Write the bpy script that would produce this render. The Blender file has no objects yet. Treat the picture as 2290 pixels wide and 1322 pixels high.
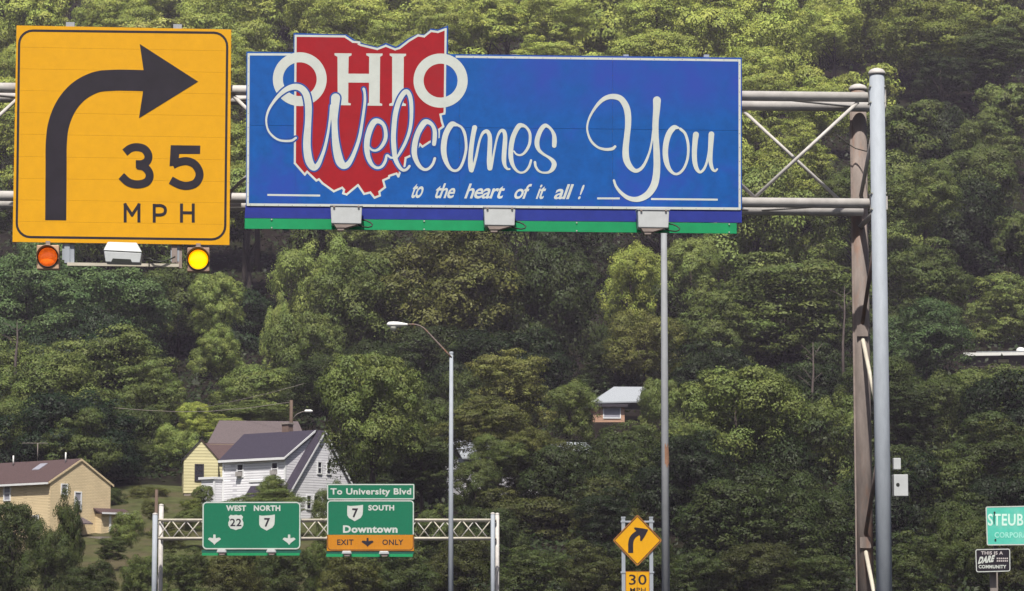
import bpy, math, random
import numpy as np
from mathutils import Vector, geometry

C = bpy.context.scene.collection
R = math.radians
# ------------------------------------------------------------------ camera, light, exposure
sc = bpy.context.scene
F_PX, CX, CY = 6400.0, 1145.0, 661.0
CAM_Z, PITCH = 2.2, R(6.5)
cam = bpy.data.cameras.new('camera')
cam.sensor_width = 36.0
cam.lens = 36.0 * F_PX / 2290.0
cam.clip_start = 0.5
cam.clip_end = 4000
camo = bpy.data.objects.new('camera', cam)
camo.location = (0, 0, CAM_Z)
camo.rotation_euler = (R(90) + PITCH, 0, 0)
C.objects.link(camo)
sc.camera = camo

SUN_EL, SUN_AZ = R(59), R(185)          # azimuth measured from +Y clockwise
world = bpy.data.worlds.new('World')
sc.world = world
world.use_nodes = True
wn = world.node_tree
wn.nodes.clear()
sky = wn.nodes.new('ShaderNodeTexSky')
sky.sky_type = 'NISHITA'
sky.sun_disc = False
sky.sun_elevation = SUN_EL
sky.sun_rotation = SUN_AZ
sky.dust_density = 3.0
bg = wn.nodes.new('ShaderNodeBackground')
bg.inputs['Strength'].default_value = 0.062
wo = wn.nodes.new('ShaderNodeOutputWorld')
wn.links.new(sky.outputs[0], bg.inputs[0])
wn.links.new(bg.outputs[0], wo.inputs[0])

sl = bpy.data.lights.new('sun', 'SUN')
sl.energy = 5.0
sl.angle = R(0.6)
sl.color = (1.0, 0.95, 0.86)
so = bpy.data.objects.new('sun', sl)
sdir = Vector((math.sin(SUN_AZ) * math.cos(SUN_EL), math.cos(SUN_AZ) * math.cos(SUN_EL), math.sin(SUN_EL)))
so.rotation_euler = sdir.to_track_quat('Z', 'Y').to_euler()
so.location = (0, -20, 60)
C.objects.link(so)
sc.view_settings.view_transform = 'Standard'
sc.view_settings.look = 'None'
sc.view_settings.exposure = 0.56
sc.view_settings.gamma = 1.0
sc.view_settings.use_curve_mapping = False
sc.render.engine = 'CYCLES'
sc.cycles.max_bounces = 5
sc.cycles.diffuse_bounces = 2
sc.cycles.glossy_bounces = 2
sc.cycles.transmission_bounces = 3
sc.cycles.volume_bounces = 0
sc.cycles.use_denoising = True
sc.cycles.denoiser = 'OPENIMAGEDENOISE'
sc.cycles.denoising_prefilter = 'ACCURATE'
sc.cycles.caustics_reflective = False
sc.cycles.caustics_refractive = False

# ------------------------------------------------------------------ helpers
CAM = Vector((0, 0, CAM_Z))
FW = Vector((0, math.cos(PITCH), math.sin(PITCH)))
UP = Vector((0, -math.sin(PITCH), math.cos(PITCH)))
RT = Vector((1, 0, 0))


def ray(px, py):
    return FW + RT * ((px - CX) / F_PX) + UP * ((CY - py) / F_PX)


def at(px, py, Y):
    """point at depth Y whose direction was measured as (px, py)"""
    d = ray(px, py)
    return CAM + d * (Y / d.y)


def xz(px, py, Y):
    p = at(px, py, Y)
    return p.x, p.z


def to_px(p):
    d = Vector(p) - CAM
    a = d.dot(FW)
    return CX + F_PX * d.x / a, CY - F_PX * d.dot(UP) / a


class Plane:
    """an upright sign plane through a point, turned by yaw about the vertical"""
    def __init__(s, O, yaw, k=1.0):
        s.k = k
        s.O = Vector(O)
        s.n = Vector((math.sin(yaw), -math.cos(yaw), 0))
        s.t = Vector((math.cos(yaw), math.sin(yaw), 0))

    def pt(s, px, py, lift=0.0):
        if lift > 0:
            lift *= s.k
        d = ray(px, py)
        k = (s.O + s.n * lift - CAM).dot(s.n) / d.dot(s.n)
        return CAM + d * k


class MB:
    def __init__(s):
        s.v, s.f, s.sm = [], [], []

    def add(s, vs, fs, smooth=False):
        b = len(s.v)
        s.v += [Vector(q) for q in vs]
        s.f += [[b + i for i in f] for f in fs]
        s.sm += [smooth] * len(fs)
        return s

    def hexa(s, a, b):
        """a, b: matching quads (front, back)"""
        s.add(list(a) + list(b), [(0, 1, 2, 3), (7, 6, 5, 4), (0, 4, 5, 1), (1, 5, 6, 2), (2, 6, 7, 3), (3, 7, 4, 0)])
        return s

    def box(s, c, size, yaw=0.0, pitch=0.0):
        cx, cy, cz = c
        hx, hy, hz = size[0] / 2, size[1] / 2, size[2] / 2
        cs, sn = math.cos(yaw), math.sin(yaw)
        cp, sp = math.cos(pitch), math.sin(pitch)
        vs = []
        for z in (-hz, hz):
            for x, y in ((-hx, -hy), (hx, -hy), (hx, hy), (-hx, hy)):
                y2, z2 = y * cp - z * sp, y * sp + z * cp
                vs.append((cx + x * cs - y2 * sn, cy + x * sn + y2 * cs, cz + z2))
        return s.add(vs, [(0, 3, 2, 1), (4, 5, 6, 7), (0, 1, 5, 4), (1, 2, 6, 5), (2, 3, 7, 6), (3, 0, 4, 7)])

    def tube(s, pts, rads, n=14, caps=True):
        pts = [Vector(p) for p in pts]
        if not hasattr(rads, '__len__'):
            rads = [rads] * len(pts)
        rings = []
        prev = None
        for i, p in enumerate(pts):
            d = (pts[min(i + 1, len(pts) - 1)] - pts[max(i - 1, 0)]).normalized()
            ref = Vector((0, 0, 1)) if abs(d.z) < 0.9 else Vector((1, 0, 0))
            if prev is None:
                u = d.cross(ref).normalized()
            else:
                u = (prev - d * prev.dot(d)).normalized()
            prev = u
            w = d.cross(u)
            rings.append([p + (u * math.cos(2 * math.pi * k / n) + w * math.sin(2 * math.pi * k / n)) * rads[i] for k in range(n)])
        vs = [q for r_ in rings for q in r_]
        fs = []
        for i in range(len(rings) - 1):
            for k in range(n):
                a, b = i * n + k, i * n + (k + 1) % n
                fs.append((a, b, b + n, a + n))
        s.add(vs, fs, True)
        if caps:
            b = len(s.v) - len(vs)
            s.f.append([b + k for k in range(n)][::-1]); s.sm.append(False)
            b2 = b + (len(rings) - 1) * n
            s.f.append([b2 + k for k in range(n)]); s.sm.append(False)
        return s

    def lathe(s, c, prof, n=20):
        """prof: (radius, z) from bottom to top"""
        c = Vector(c)
        vs, fs = [], []
        for r_, z in prof:
            for k in range(n):
                a = 2 * math.pi * k / n
                vs.append(c + Vector((r_ * math.cos(a), r_ * math.sin(a), z)))
        for i in range(len(prof) - 1):
            for k in range(n):
                a, b = i * n + k, i * n + (k + 1) % n
                fs.append((a, b, b + n, a + n))
        return s.add(vs, fs, True)

    def poly(s, pts):
        """concave flat polygon, tessellated"""
        tris = geometry.tessellate_polygon([[Vector(p) for p in pts]])
        return s.add(pts, [tuple(t) for t in tris])

    def prism(s, pts, off):
        """concave polygon pts extruded by vector off"""
        n = len(pts)
        pts = [Vector(p) for p in pts]
        tris = geometry.tessellate_polygon([pts])
        back = [p + off for p in pts]
        fs = [tuple(t) for t in tris] + [tuple(n + i for i in t[::-1]) for t in tris]
        fs += [(i, (i + 1) % n, n + (i + 1) % n, n + i) for i in range(n)]
        return s.add(pts + back, fs)

    def build(s, name, mat, parent=None, base=None, bevel=0):
        me = bpy.data.meshes.new(name)
        if parent is not None and base is None:
            r_ = parent
            base = Vector((0, 0, 0))
            while r_ is not None:
                base = base + r_.location
                r_ = r_.parent
        b = Vector(base) if base is not None else Vector((0, 0, 0))
        me.from_pydata([tuple(q - b) for q in s.v], [], s.f)
        me.polygons.foreach_set('use_smooth', s.sm)
        me.materials.append(mat)
        me.update()
        o = bpy.data.objects.new(name, me)
        C.objects.link(o)
        if parent is not None:
            o.parent = parent
        elif base is not None:
            o.location = base
        if bevel:
            bv = o.modifiers.new('bevel', 'BEVEL')
            bv.width = bevel
            bv.segments = 2
            bv.limit_method = 'ANGLE'
        return o


def tag(o, label=None, cat=None, group=None, kind=None):
    if label: o['label'] = label
    if cat: o['category'] = cat
    if group: o['group'] = group
    if kind: o['kind'] = kind
    return o


def thing(name, loc, label, cat, group=None):
    o = bpy.data.objects.new(name, None)
    o.empty_display_size = 0.3
    o.location = loc
    C.objects.link(o)
    return tag(o, label, cat, group)


# ------------------------------------------------------------------ materials
ALB = 0.87


def mat(name, col, rough=0.6, metal=0.0, var=0.12, scale=3.0, spec=0.4, bump=0.0, second=None, second_amt=0.0, second_scale=1.5, stretch=(1, 1, 1)):
    col = tuple(c * ALB for c in col)
    if second is not None:
        second = tuple(c * ALB for c in second)
    m = bpy.data.materials.new(name)
    m.use_nodes = True
    nt = m.node_tree
    nt.nodes.clear()
    N = nt.nodes.new
    L = nt.links.new
    out = N('ShaderNodeOutputMaterial')
    p = N('ShaderNodeBsdfPrincipled')
    p.inputs['Roughness'].default_value = rough
    p.inputs['Metallic'].default_value = metal
    p.inputs['Specular IOR Level'].default_value = spec
    L(p.outputs[0], out.inputs[0])
    tc = N('ShaderNodeTexCoord')
    mp = N('ShaderNodeMapping')
    mp.inputs['Scale'].default_value = stretch
    L(tc.outputs['Object'], mp.inputs[0])
    nz = N('ShaderNodeTexNoise')
    nz.inputs['Scale'].default_value = scale
    nz.inputs['Detail'].default_value = 6
    nz.inputs['Roughness'].default_value = 0.65
    L(mp.outputs[0], nz.inputs['Vector'])
    rp = N('ShaderNodeValToRGB')
    lo = tuple(max(0, c * (1 - var)) for c in col) + (1,)
    hi = tuple(min(1, c * (1 + var)) for c in col) + (1,)
    rp.color_ramp.elements[0].position = 0.3
    rp.color_ramp.elements[1].position = 0.7
    rp.color_ramp.elements[0].color = lo
    rp.color_ramp.elements[1].color = hi
    L(nz.outputs['Fac'], rp.inputs[0])
    last = rp.outputs[0]
    if second is not None:
        n2 = N('ShaderNodeTexNoise')
        n2.inputs['Scale'].default_value = second_scale
        n2.inputs['Detail'].default_value = 8
        n2.inputs['Roughness'].default_value = 0.7
        L(mp.outputs[0], n2.inputs['Vector'])
        r2 = N('ShaderNodeValToRGB')
        r2.color_ramp.elements[0].position = 0.62 - 0.3 * second_amt
        r2.color_ramp.elements[1].position = 0.74 - 0.2 * second_amt
        L(n2.outputs['Fac'], r2.inputs[0])
        mx = N('ShaderNodeMix')
        mx.data_type = 'RGBA'
        L(r2.outputs[0], mx.inputs[0])
        L(last, mx.inputs[6])
        mx.inputs[7].default_value = tuple(second) + (1,)
        last = mx.outputs[2]
    L(last, p.inputs['Base Color'])
    if bump:
        bm = N('ShaderNodeBump')
        bm.inputs['Strength'].default_value = bump
        bm.inputs['Distance'].default_value = 0.02
        L(nz.outputs['Fac'], bm.inputs['Height'])
        L(bm.outputs[0], p.inputs['Normal'])
    m.diffuse_color = tuple(col) + (1,)
    return m


def emis(name, col, strength, var=0.0):
    m = bpy.data.materials.new(name)
    m.use_nodes = True
    nt = m.node_tree
    p = nt.nodes['Principled BSDF']
    p.inputs['Base Color'].default_value = tuple(col) + (1,)
    p.inputs['Emission Color'].default_value = tuple(col) + (1,)
    p.inputs['Emission Strength'].default_value = strength
    p.inputs['Roughness'].default_value = 0.25
    if var:
        vo = nt.nodes.new('ShaderNodeTexVoronoi')
        vo.inputs['Scale'].default_value = 45
        ma = nt.nodes.new('ShaderNodeMath'); ma.operation = 'MULTIPLY_ADD'
        ma.inputs[1].default_value = -var; ma.inputs[2].default_value = strength
        tc = nt.nodes.new('ShaderNodeTexCoord')
        nt.links.new(tc.outputs['Object'], vo.inputs['Vector'])
        nt.links.new(vo.outputs['Distance'], ma.inputs[0])
        nt.links.new(ma.outputs[0], p.inputs['Emission Strength'])
    return m


def sheeting(name, col, var=0.06, blot=None, amt=0.2, streak=0.0):
    return mat(name, col, rough=0.42, var=var, scale=7.0, spec=0.35, second=blot, second_amt=amt, second_scale=0.9, stretch=(1, 1, 0.35 if streak else 1))


M = {}
M['yellow'] = sheeting('yellow_sheeting', (0.68, 0.335, 0.003), 0.05)
M['black'] = mat('black_print', (0.016, 0.012, 0.02), 0.45, var=0.3, scale=4)
M['blue'] = sheeting('blue_sheeting', (0.002, 0.082, 0.34), 0.16, blot=(0.016, 0.06, 0.36), amt=0.35)
def faded_zone(m):
    """purple fading of the sheeting over the upper right of the sign"""
    nt = m.node_tree; N = nt.nodes.new; L = nt.links.new
    p = next(n for n in nt.nodes if n.type == 'BSDF_PRINCIPLED')
    src = p.inputs['Base Color'].links[0].from_socket
    tc = N('ShaderNodeTexCoord'); sp = N('ShaderNodeSeparateXYZ'); L(tc.outputs['Object'], sp.inputs[0])
    nz = N('ShaderNodeTexNoise'); nz.inputs['Scale'].default_value = 1.6; nz.inputs['Detail'].default_value = 5
    L(tc.outputs['Object'], nz.inputs['Vector'])
    a = N('ShaderNodeMapRange'); a.interpolation_type = 'SMOOTHSTEP'; a.inputs[1].default_value = 1.55; a.inputs[2].default_value = 2.15; L(sp.outputs[2], a.inputs[0])
    b = N('ShaderNodeMapRange'); b.interpolation_type = 'SMOOTHSTEP'; b.inputs[1].default_value = -.4; b.inputs[2].default_value = .7; L(sp.outputs[0], b.inputs[0])
    c = N('ShaderNodeMapRange'); c.inputs[1].default_value = .3; c.inputs[2].default_value = .6; L(nz.outputs['Fac'], c.inputs[0])
    m1 = N('ShaderNodeMath'); m1.operation = 'MULTIPLY'; L(a.outputs[0], m1.inputs[0]); L(b.outputs[0], m1.inputs[1])
    m2 = N('ShaderNodeMath'); m2.operation = 'MULTIPLY'; L(m1.outputs[0], m2.inputs[0]); L(c.outputs[0], m2.inputs[1])
    mx = N('ShaderNodeMix'); mx.data_type = 'RGBA'; L(m2.outputs[0], mx.inputs[0]); L(src, mx.inputs[6]); mx.inputs[7].default_value = (.018, .050, .31, 1)
    L(mx.outputs[2], p.inputs['Base Color'])


faded_zone(M['blue'])
M['blue_rim'] = mat('blue_outline_print', (0.003, 0.06, 0.29), 0.45, var=0.15, scale=5)
M['blue_strip'] = sheeting('indigo_strip_paint', (0.020, 0.034, 0.25), 0.12)
M['red'] = sheeting('red_sheeting', (0.31, 0.005, 0.012), 0.10, blot=(0.28, 0.012, 0.02), amt=0.3)
M['print_white'] = mat('white_print', (0.53, 0.56, 0.53), 0.45, var=0.07, scale=5, second=(0.5, 0.52, 0.48), second_amt=0.15, second_scale=3)
M['green_strip'] = sheeting('green_strip_paint', (0.008, 0.27, 0.10), 0.10)
M['green'] = sheeting('highway_green_sheeting', (0.002, 0.15, 0.075), 0.08)
M['green_dark'] = sheeting('dark_green_paint', (0.01, 0.10, 0.075), 0.1)
M['teal'] = sheeting('faded_teal_sheeting', (0.09, 0.52, 0.41), 0.10, blot=(0.20, 0.56, 0.47), amt=0.4)
M['amber'] = sheeting('amber_sheeting', (0.52, 0.20, 0.006), 0.07)
M['galv'] = mat('galvanised_steel', (0.31, 0.34, 0.385), 0.7, metal=0.0, var=0.10, scale=14, second=(0.25, 0.26, 0.31), second_amt=0.1, second_scale=4, stretch=(1, 1, 0.25))
M['chord'] = mat('weathered_galvanised_chord', (0.50, 0.475, 0.455), 0.6, metal=0.0, var=0.14, scale=5, second=(0.40, 0.37, 0.35), second_amt=0.35, second_scale=3)
M['rustpost'] = mat('rust_stained_steel', (0.20, 0.165, 0.15), 0.8, var=0.3, scale=5, second=(0.23, 0.115, 0.07), second_amt=0.35, second_scale=1.6, stretch=(1.5, 1.5, 0.4))
M['rust_arm'] = mat('rusty_pipe', (0.19, 0.15, 0.135), 0.8, var=0.25, scale=6, second=(0.20, 0.09, 0.05), second_amt=0.35, second_scale=3)
M['brace'] = mat('cream_brace_paint', (0.50, 0.46, 0.38), 0.6, var=0.15, scale=5)
M['lampgrey'] = mat('light_grey_housing', (0.48, 0.50, 0.51), 0.45, var=0.08, scale=6, second=(0.4, 0.38, 0.36), second_amt=0.12, second_scale=5)
M['lampunder'] = mat('stained_grey_bracket', (0.26, 0.21, 0.19), 0.7, var=0.2, scale=8)
M['lampwhite'] = mat('white_lamp_head', (0.72, 0.72, 0.70), 0.35, var=0.05, scale=3)
M['cable'] = mat('black_cable', (0.015, 0.018, 0.015), 0.6)
M['orangecase'] = mat('faded_tan_signal_case', (0.45, 0.30, 0.20), 0.6, var=0.15, scale=8)
M['orangecase2'] = mat('brown_signal_case', (0.30, 0.20, 0.15), 0.6, var=0.18, scale=8)
M['bolt'] = mat('bolt_steel', (0.55, 0.55, 0.5), 0.4, metal=0.5)
M['lens_dim'] = emis('orange_lens', (1.0, 0.15, 0.010), 0.55, var=0.4)
M['lens_lit'] = emis('lit_yellow_lens', (1.0, 0.50, 0.0), 2.6)
_l = M['lens_lit'].node_tree
_tc = _l.nodes.new('ShaderNodeTexCoord'); _rp = _l.nodes.new('ShaderNodeValToRGB')
_mp = _l.nodes.new('ShaderNodeMapping'); _mp.inputs['Location'].default_value = (0, 0, -.166); _mp.inputs['Scale'].default_value = (1, 0, 1)
_vl = _l.nodes.new('ShaderNodeVectorMath'); _vl.operation = 'LENGTH'
_mr = _l.nodes.new('ShaderNodeMapRange'); _mr.inputs[1].default_value = 0; _mr.inputs[2].default_value = .16
_rp.color_ramp.elements[0].color = (1, .72, 0, 1); _rp.color_ramp.elements[0].position = .70
_rp.color_ramp.elements[1].color = (.9, .13, 0, 1); _rp.color_ramp.elements[1].position = .96
_e = _rp.color_ramp.elements.new(.82); _e.color = (1, .40, 0, 1)
_l.links.new(_tc.outputs['Object'], _mp.inputs[0]); _l.links.new(_mp.outputs[0], _vl.inputs[0]); _l.links.new(_vl.outputs['Value'], _mr.inputs[0]); _l.links.new(_mr.outputs[0], _rp.inputs[0])
_l.links.new(_rp.outputs[0], _l.nodes['Principled BSDF'].inputs['Emission Color'])
_l.nodes['Principled BSDF'].inputs['Base Color'].default_value = (.5, .12, 0, 1)
_l.nodes['Principled BSDF'].inputs['Emission Strength'].default_value = .9
M['glassbowl'] = mat('clouded_glass_bowl', (0.75, 0.75, 0.66), 0.15, var=0.1, scale=6, spec=0.8)
M['wood'] = mat('weathered_pole_wood', (0.11, 0.075, 0.055), 0.85, var=0.3, scale=3, stretch=(4, 4, 0.3))
M['greywood'] = mat('grey_timber', (0.24, 0.21, 0.19), 0.85, var=0.2, scale=4, stretch=(4, 4, 0.3))
M['bark'] = mat('tree_bark', (0.045, 0.035, 0.028), 0.9, var=0.35, scale=3, bump=0.5)
M['deadwood'] = mat('bare_grey_wood', (0.10, 0.078, 0.072), 0.85, var=0.2, scale=3)
M['roof_brown'] = mat('brown_shingle', (0.075, 0.045, 0.045), 0.85, var=0.35, scale=9, stretch=(1, 1, 2))
M['roof_taupe'] = mat('taupe_shingle', (0.105, 0.082, 0.085), 0.85, var=0.3, scale=9)
M['roof_dark'] = mat('charcoal_shingle', (0.032, 0.026, 0.045), 0.85, var=0.4, scale=9)
M['roof_grey'] = mat('pale_grey_shingle', (0.28, 0.30, 0.33), 0.8, var=0.12, scale=8)
M['trim'] = mat('white_trim', (0.75, 0.76, 0.78), 0.5, var=0.05, scale=3)
M['pane'] = mat('window_glass', (0.02, 0.022, 0.035), 0.12, var=0.4, scale=0.8, spec=0.7)
M['curtain'] = mat('pale_window_blind', (0.28, 0.28, 0.33), 0.5, var=0.12, scale=4)
M['fascia'] = mat('dark_fascia', (0.03, 0.025, 0.035), 0.7)
M['concrete'] = mat('foundation_block', (0.28, 0.24, 0.22), 0.85, var=0.2, scale=4)
M['chim'] = mat('chimney_brick', (0.17, 0.115, 0.095), 0.85, var=0.3, scale=12)
M['asphalt'] = mat('asphalt', (0.05, 0.05, 0.052), 0.9, var=0.2, scale=2)
M['ac'] = mat('window_unit_case', (0.35, 0.33, 0.32), 0.6, var=0.15, scale=8)


def courses(name, col, joint, h, wdt, jw=0.02):
    """siding / brick courses from a brick texture in generated wall space"""
    col = tuple(c * ALB for c in col); joint = tuple(c * ALB for c in joint)
    m = bpy.data.materials.new(name)
    m.use_nodes = True
    nt = m.node_tree
    p = nt.nodes['Principled BSDF']
    p.inputs['Roughness'].default_value = 0.75
    tc = nt.nodes.new('ShaderNodeTexCoord')
    sp = nt.nodes.new('ShaderNodeSeparateXYZ')
    ad = nt.nodes.new('ShaderNodeMath'); ad.operation = 'ADD'
    cb = nt.nodes.new('ShaderNodeCombineXYZ')
    br = nt.nodes.new('ShaderNodeTexBrick')
    br.inputs['Scale'].default_value = 1.0
    br.inputs['Brick Width'].default_value = wdt
    br.inputs['Row Height'].default_value = h
    br.inputs['Mortar Size'].default_value = jw
    br.inputs['Mortar Smooth'].default_value = 0.4
    br.inputs['Color1'].default_value = tuple(col) + (1,)
    br.inputs['Color2'].default_value = tuple(c * 0.9 for c in col) + (1,)
    br.inputs['Mortar'].default_value = tuple(joint) + (1,)
    L = nt.links.new
    L(tc.outputs['Object'], sp.inputs[0])
    L(sp.outputs[0], ad.inputs[0]); L(sp.outputs[1], ad.inputs[1])
    L(ad.outputs[0], cb.inputs[0]); L(sp.outputs[2], cb.inputs[1])
    L(cb.outputs[0], br.inputs['Vector'])
    nz = nt.nodes.new('ShaderNodeTexNoise'); nz.inputs['Scale'].default_value = 0.9; nz.inputs['Detail'].default_value = 5
    L(tc.outputs['Object'], nz.inputs['Vector'])
    hs = nt.nodes.new('ShaderNodeHueSaturation')
    mr = nt.nodes.new('ShaderNodeMapRange'); mr.inputs[3].default_value = 0.82; mr.inputs[4].default_value = 1.15
    L(nz.outputs['Fac'], mr.inputs[0]); L(mr.outputs[0], hs.inputs['Value'])
    L(br.outputs['Color'], hs.inputs['Color'])
    L(hs.outputs[0], p.inputs['Base Color'])
    bm = nt.nodes.new('ShaderNodeBump'); bm.inputs['Strength'].default_value = 0.6; bm.inputs['Distance'].default_value = 0.03
    bm.invert = True
    L(br.outputs['Fac'], bm.inputs['Height']); L(bm.outputs[0], p.inputs['Normal'])
    return m


M['siding_white'] = courses('white_clapboard', (0.86, 0.86, 0.90), (0.60, 0.59, 0.65), 0.19, 8.0, 0.035)
M['siding_cream'] = courses('cream_clapboard', (0.68, 0.62, 0.36), (0.42, 0.37, 0.2), 0.24, 8.0, 0.035)
M['brick_tan'] = courses('buff_brick', (0.76, 0.61, 0.38), (0.57, 0.45, 0.28), 0.11, 0.42, 0.02)
M['brick_peach'] = courses('peach_brick', (0.52, 0.30, 0.20), (0.40, 0.25, 0.18), 0.13, 0.4, 0.02)


def leaf_material():
    m = bpy.data.materials.new('foliage')
    m.use_nodes = True
    nt = m.node_tree
    nt.nodes.clear()
    N, L = nt.nodes.new, nt.links.new
    out = N('ShaderNodeOutputMaterial')
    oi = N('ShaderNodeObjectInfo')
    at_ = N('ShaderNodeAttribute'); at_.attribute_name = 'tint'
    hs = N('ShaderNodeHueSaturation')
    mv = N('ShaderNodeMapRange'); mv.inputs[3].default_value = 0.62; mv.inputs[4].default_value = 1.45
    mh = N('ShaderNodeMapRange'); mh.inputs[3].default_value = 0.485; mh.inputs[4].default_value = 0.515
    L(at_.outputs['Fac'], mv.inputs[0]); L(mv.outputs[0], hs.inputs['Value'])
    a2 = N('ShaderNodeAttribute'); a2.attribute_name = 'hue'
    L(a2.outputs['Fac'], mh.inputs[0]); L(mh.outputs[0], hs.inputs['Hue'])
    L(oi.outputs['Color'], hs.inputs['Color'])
    p = N('ShaderNodeBsdfPrincipled')
    p.inputs['Roughness'].default_value = 0.55
    p.inputs['Specular IOR Level'].default_value = 0.2
    L(hs.outputs[0], p.inputs['Base Color'])
    tr = N('ShaderNodeBsdfTranslucent')
    L(hs.outputs[0], tr.inputs[0])
    mx = N('ShaderNodeMixShader'); mx.inputs[0].default_value = 0.22
    L(p.outputs[0], mx.inputs[1]); L(tr.outputs[0], mx.inputs[2])
    L(mx.outputs[0], out.inputs[0])
    return m


M['leaf'] = leaf_material()

# ------------------------------------------------------------------ terrain
GK = [(-400, 0), (0, 0), (165, 1.0), (185, 4.0), (205, 8.0), (230, 12.5), (270, 20), (320, 29), (400, 55), (500, 96), (620, 146), (800, 190), (1500, 205)]


def gz(x, y):
    for (a, za), (b, zb) in zip(GK, GK[1:]):
        if y <= b:
            t = (y - a) / (b - a)
            z = za + (zb - za) * t
            break
    else:
        z = GK[-1][1]
    amp = max(0.0, min(1.0, (y - 170) / 80))
    z += amp * (0.5 * math.sin(x * 0.045 + 1.3) + 0.3 * math.sin(x * 0.11 + y * 0.05) + 0.4 * math.sin(y * 0.03 + x * 0.02))
    return z


def build_ground():
    xs = np.concatenate([np.linspace(-900, -130, 24)[:-1], np.linspace(-130, 130, 66), np.linspace(130, 900, 24)[1:]])
    ys = np.concatenate([np.linspace(-300, 150, 10)[:-1], np.linspace(150, 660, 140), np.linspace(660, 1500, 20)[1:]])
    vs = [(x, y, gz(x, y)) for y in ys for x in xs]
    nx = len(xs)
    fs = [(j * nx + i, j * nx + i + 1, (j + 1) * nx + i + 1, (j + 1) * nx + i) for j in range(len(ys) - 1) for i in range(nx - 1)]
    g = MB(); g.v = [Vector(v) for v in vs]; g.f = fs; g.sm = [True] * len(fs)
    m = mat('forest_floor', (0.015, 0.012, 0.010), 0.95, var=0.4, scale=0.8, second=(0.018, 0.020, 0.009), second_amt=0.5, second_scale=0.2, bump=0.4, spec=0.03)
    o = g.build('ground', m)
    tag(o, kind='structure')
    lm = mat('mown_grass', (0.060, 0.068, 0.026), 0.95, var=0.45, scale=0.9, second=(0.085, 0.070, 0.042), second_amt=0.5, second_scale=0.16, bump=0.5, spec=0.05)
    lx = np.linspace(-40, -12, 29); ly = np.linspace(172, 232, 61)
    l = MB()
    l.add([(x + .8 * math.sin(y * .5), y + .6 * math.sin(x), gz(x + .8 * math.sin(y * .5), y + .6 * math.sin(x)) + .06) for y in ly for x in lx],
          [(j * 29 + i, j * 29 + i + 1, (j + 1) * 29 + i + 1, (j + 1) * 29 + i) for j in range(60) for i in range(28)], True)
    tag(l.build('lawn', lm), kind='structure')
    # the highway under the gantries
    r = MB()
    ys2 = [-200, 0, 60, 120, 164]
    vs = [(x, y, gz(0, y) + 0.03) for y in ys2 for x in (-13, 7.5)]
    r.add(vs, [(2 * j, 2 * j + 1, 2 * j + 3, 2 * j + 2) for j in range(len(ys2) - 1)])
    tag(r.build('road', M['asphalt']), kind='structure')
    w = MB()
    for x in (-12.5, 7.0):
        w.add([(x - .06, y, gz(0, y) + 0.034) if k == 0 else (x + .06, y, gz(0, y) + 0.034) for y in ys2 for k in (0, 1)],
              [(2 * j, 2 * j + 1, 2 * j + 3, 2 * j + 2) for j in range(len(ys2) - 1)])
    for x in (-5.9, -2.2, 1.5, 4.4):
        y = -150
        while y < 158:
            w.add([(x - .06, y, gz(0, y) + .034), (x + .06, y, gz(0, y) + .034), (x + .06, y + 3, gz(0, y + 3) + .034), (x - .06, y + 3, gz(0, y + 3) + .034)], [(0, 1, 2, 3)])
            y += 12
    tag(w.build('road_markings', M['print_white']), kind='structure')


build_ground()


# ------------------------------------------------------------------ flat print helpers
def catmull(pts, n=7):
    P = [np.array(p, float) for p in pts]
    P = [2 * P[0] - P[1]] + P + [2 * P[-1] - P[-2]]
    out = []
    for i in range(1, len(P) - 2):
        for k in range(n):
            t = k / n
            a, b, c, d = P[i - 1], P[i], P[i + 1], P[i + 2]
            out.append(0.5 * ((2 * b) + (-a + c) * t + (2 * a - 5 * b + 4 * c - d) * t * t + (-a + 3 * b - 3 * c + d) * t ** 3))
    out.append(P[-2])
    return out


def stroke(mb, pl, pts, lift, extra=0.0, smooth=True, caps=(True, True), rise=0.003, n=7):
    """ribbon of varying width painted on plane pl. pts: (px, py, width). It rises slightly so that it never meets itself."""
    P = catmull(pts, n) if smooth else [np.array(p, float) for p in pts]
    m = len(P)
    vs, fs = [], []
    dirs = []
    for i in range(m):
        d = P[min(i + 1, m - 1)][:2] - P[max(i - 1, 0)][:2]
        d = d / (np.linalg.norm(d) + 1e-9)
        dirs.append(d)
        nrm = np.array([-d[1], d[0]])
        w = (P[i][2] + extra) / 2
        l = lift + rise * i / max(1, m - 1)
        vs.append(pl.pt(P[i][0] + nrm[0] * w, P[i][1] + nrm[1] * w, l))
        vs.append(pl.pt(P[i][0] - nrm[0] * w, P[i][1] - nrm[1] * w, l))
    fs = [(2 * i, 2 * i + 1, 2 * i + 3, 2 * i + 2) for i in range(m - 1)]
    mb.add(vs, fs)
    for e, on in ((0, caps[0]), (m - 1, caps[1])):
        if not on:
            continue
        d = -dirs[0] if e == 0 else dirs[-1]
        nrm = np.array([-d[1], d[0]])
        w = (P[e][2] + extra) / 2
        l = lift + rise * e / max(1, m - 1)
        k = [P[e][:2] + nrm * w * math.cos(a) + d * w * math.sin(a) for a in np.linspace(0, math.pi, 9)]
        mb.add([pl.pt(q[0], q[1], l) for q in k], [tuple(range(9))])


def segs(mb, pl, pts, w, lift):
    """straight-edged polyline print, square ends"""
    for i in range(len(pts) - 1):
        a, b = np.array(pts[i], float), np.array(pts[i + 1], float)
        d = (b - a) / np.linalg.norm(b - a)
        stroke(mb, pl, [(a[0] - d[0] * w * .45, a[1] - d[1] * w * .45, w), (b[0] + d[0] * w * .45, b[1] + d[1] * w * .45, w)], lift + 0.0008 * i, smooth=False, caps=(False, False), rise=0)


def polypx(mb, pl, pts, lift):
    mb.poly([pl.pt(x, y, lift) for x, y in pts])


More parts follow.
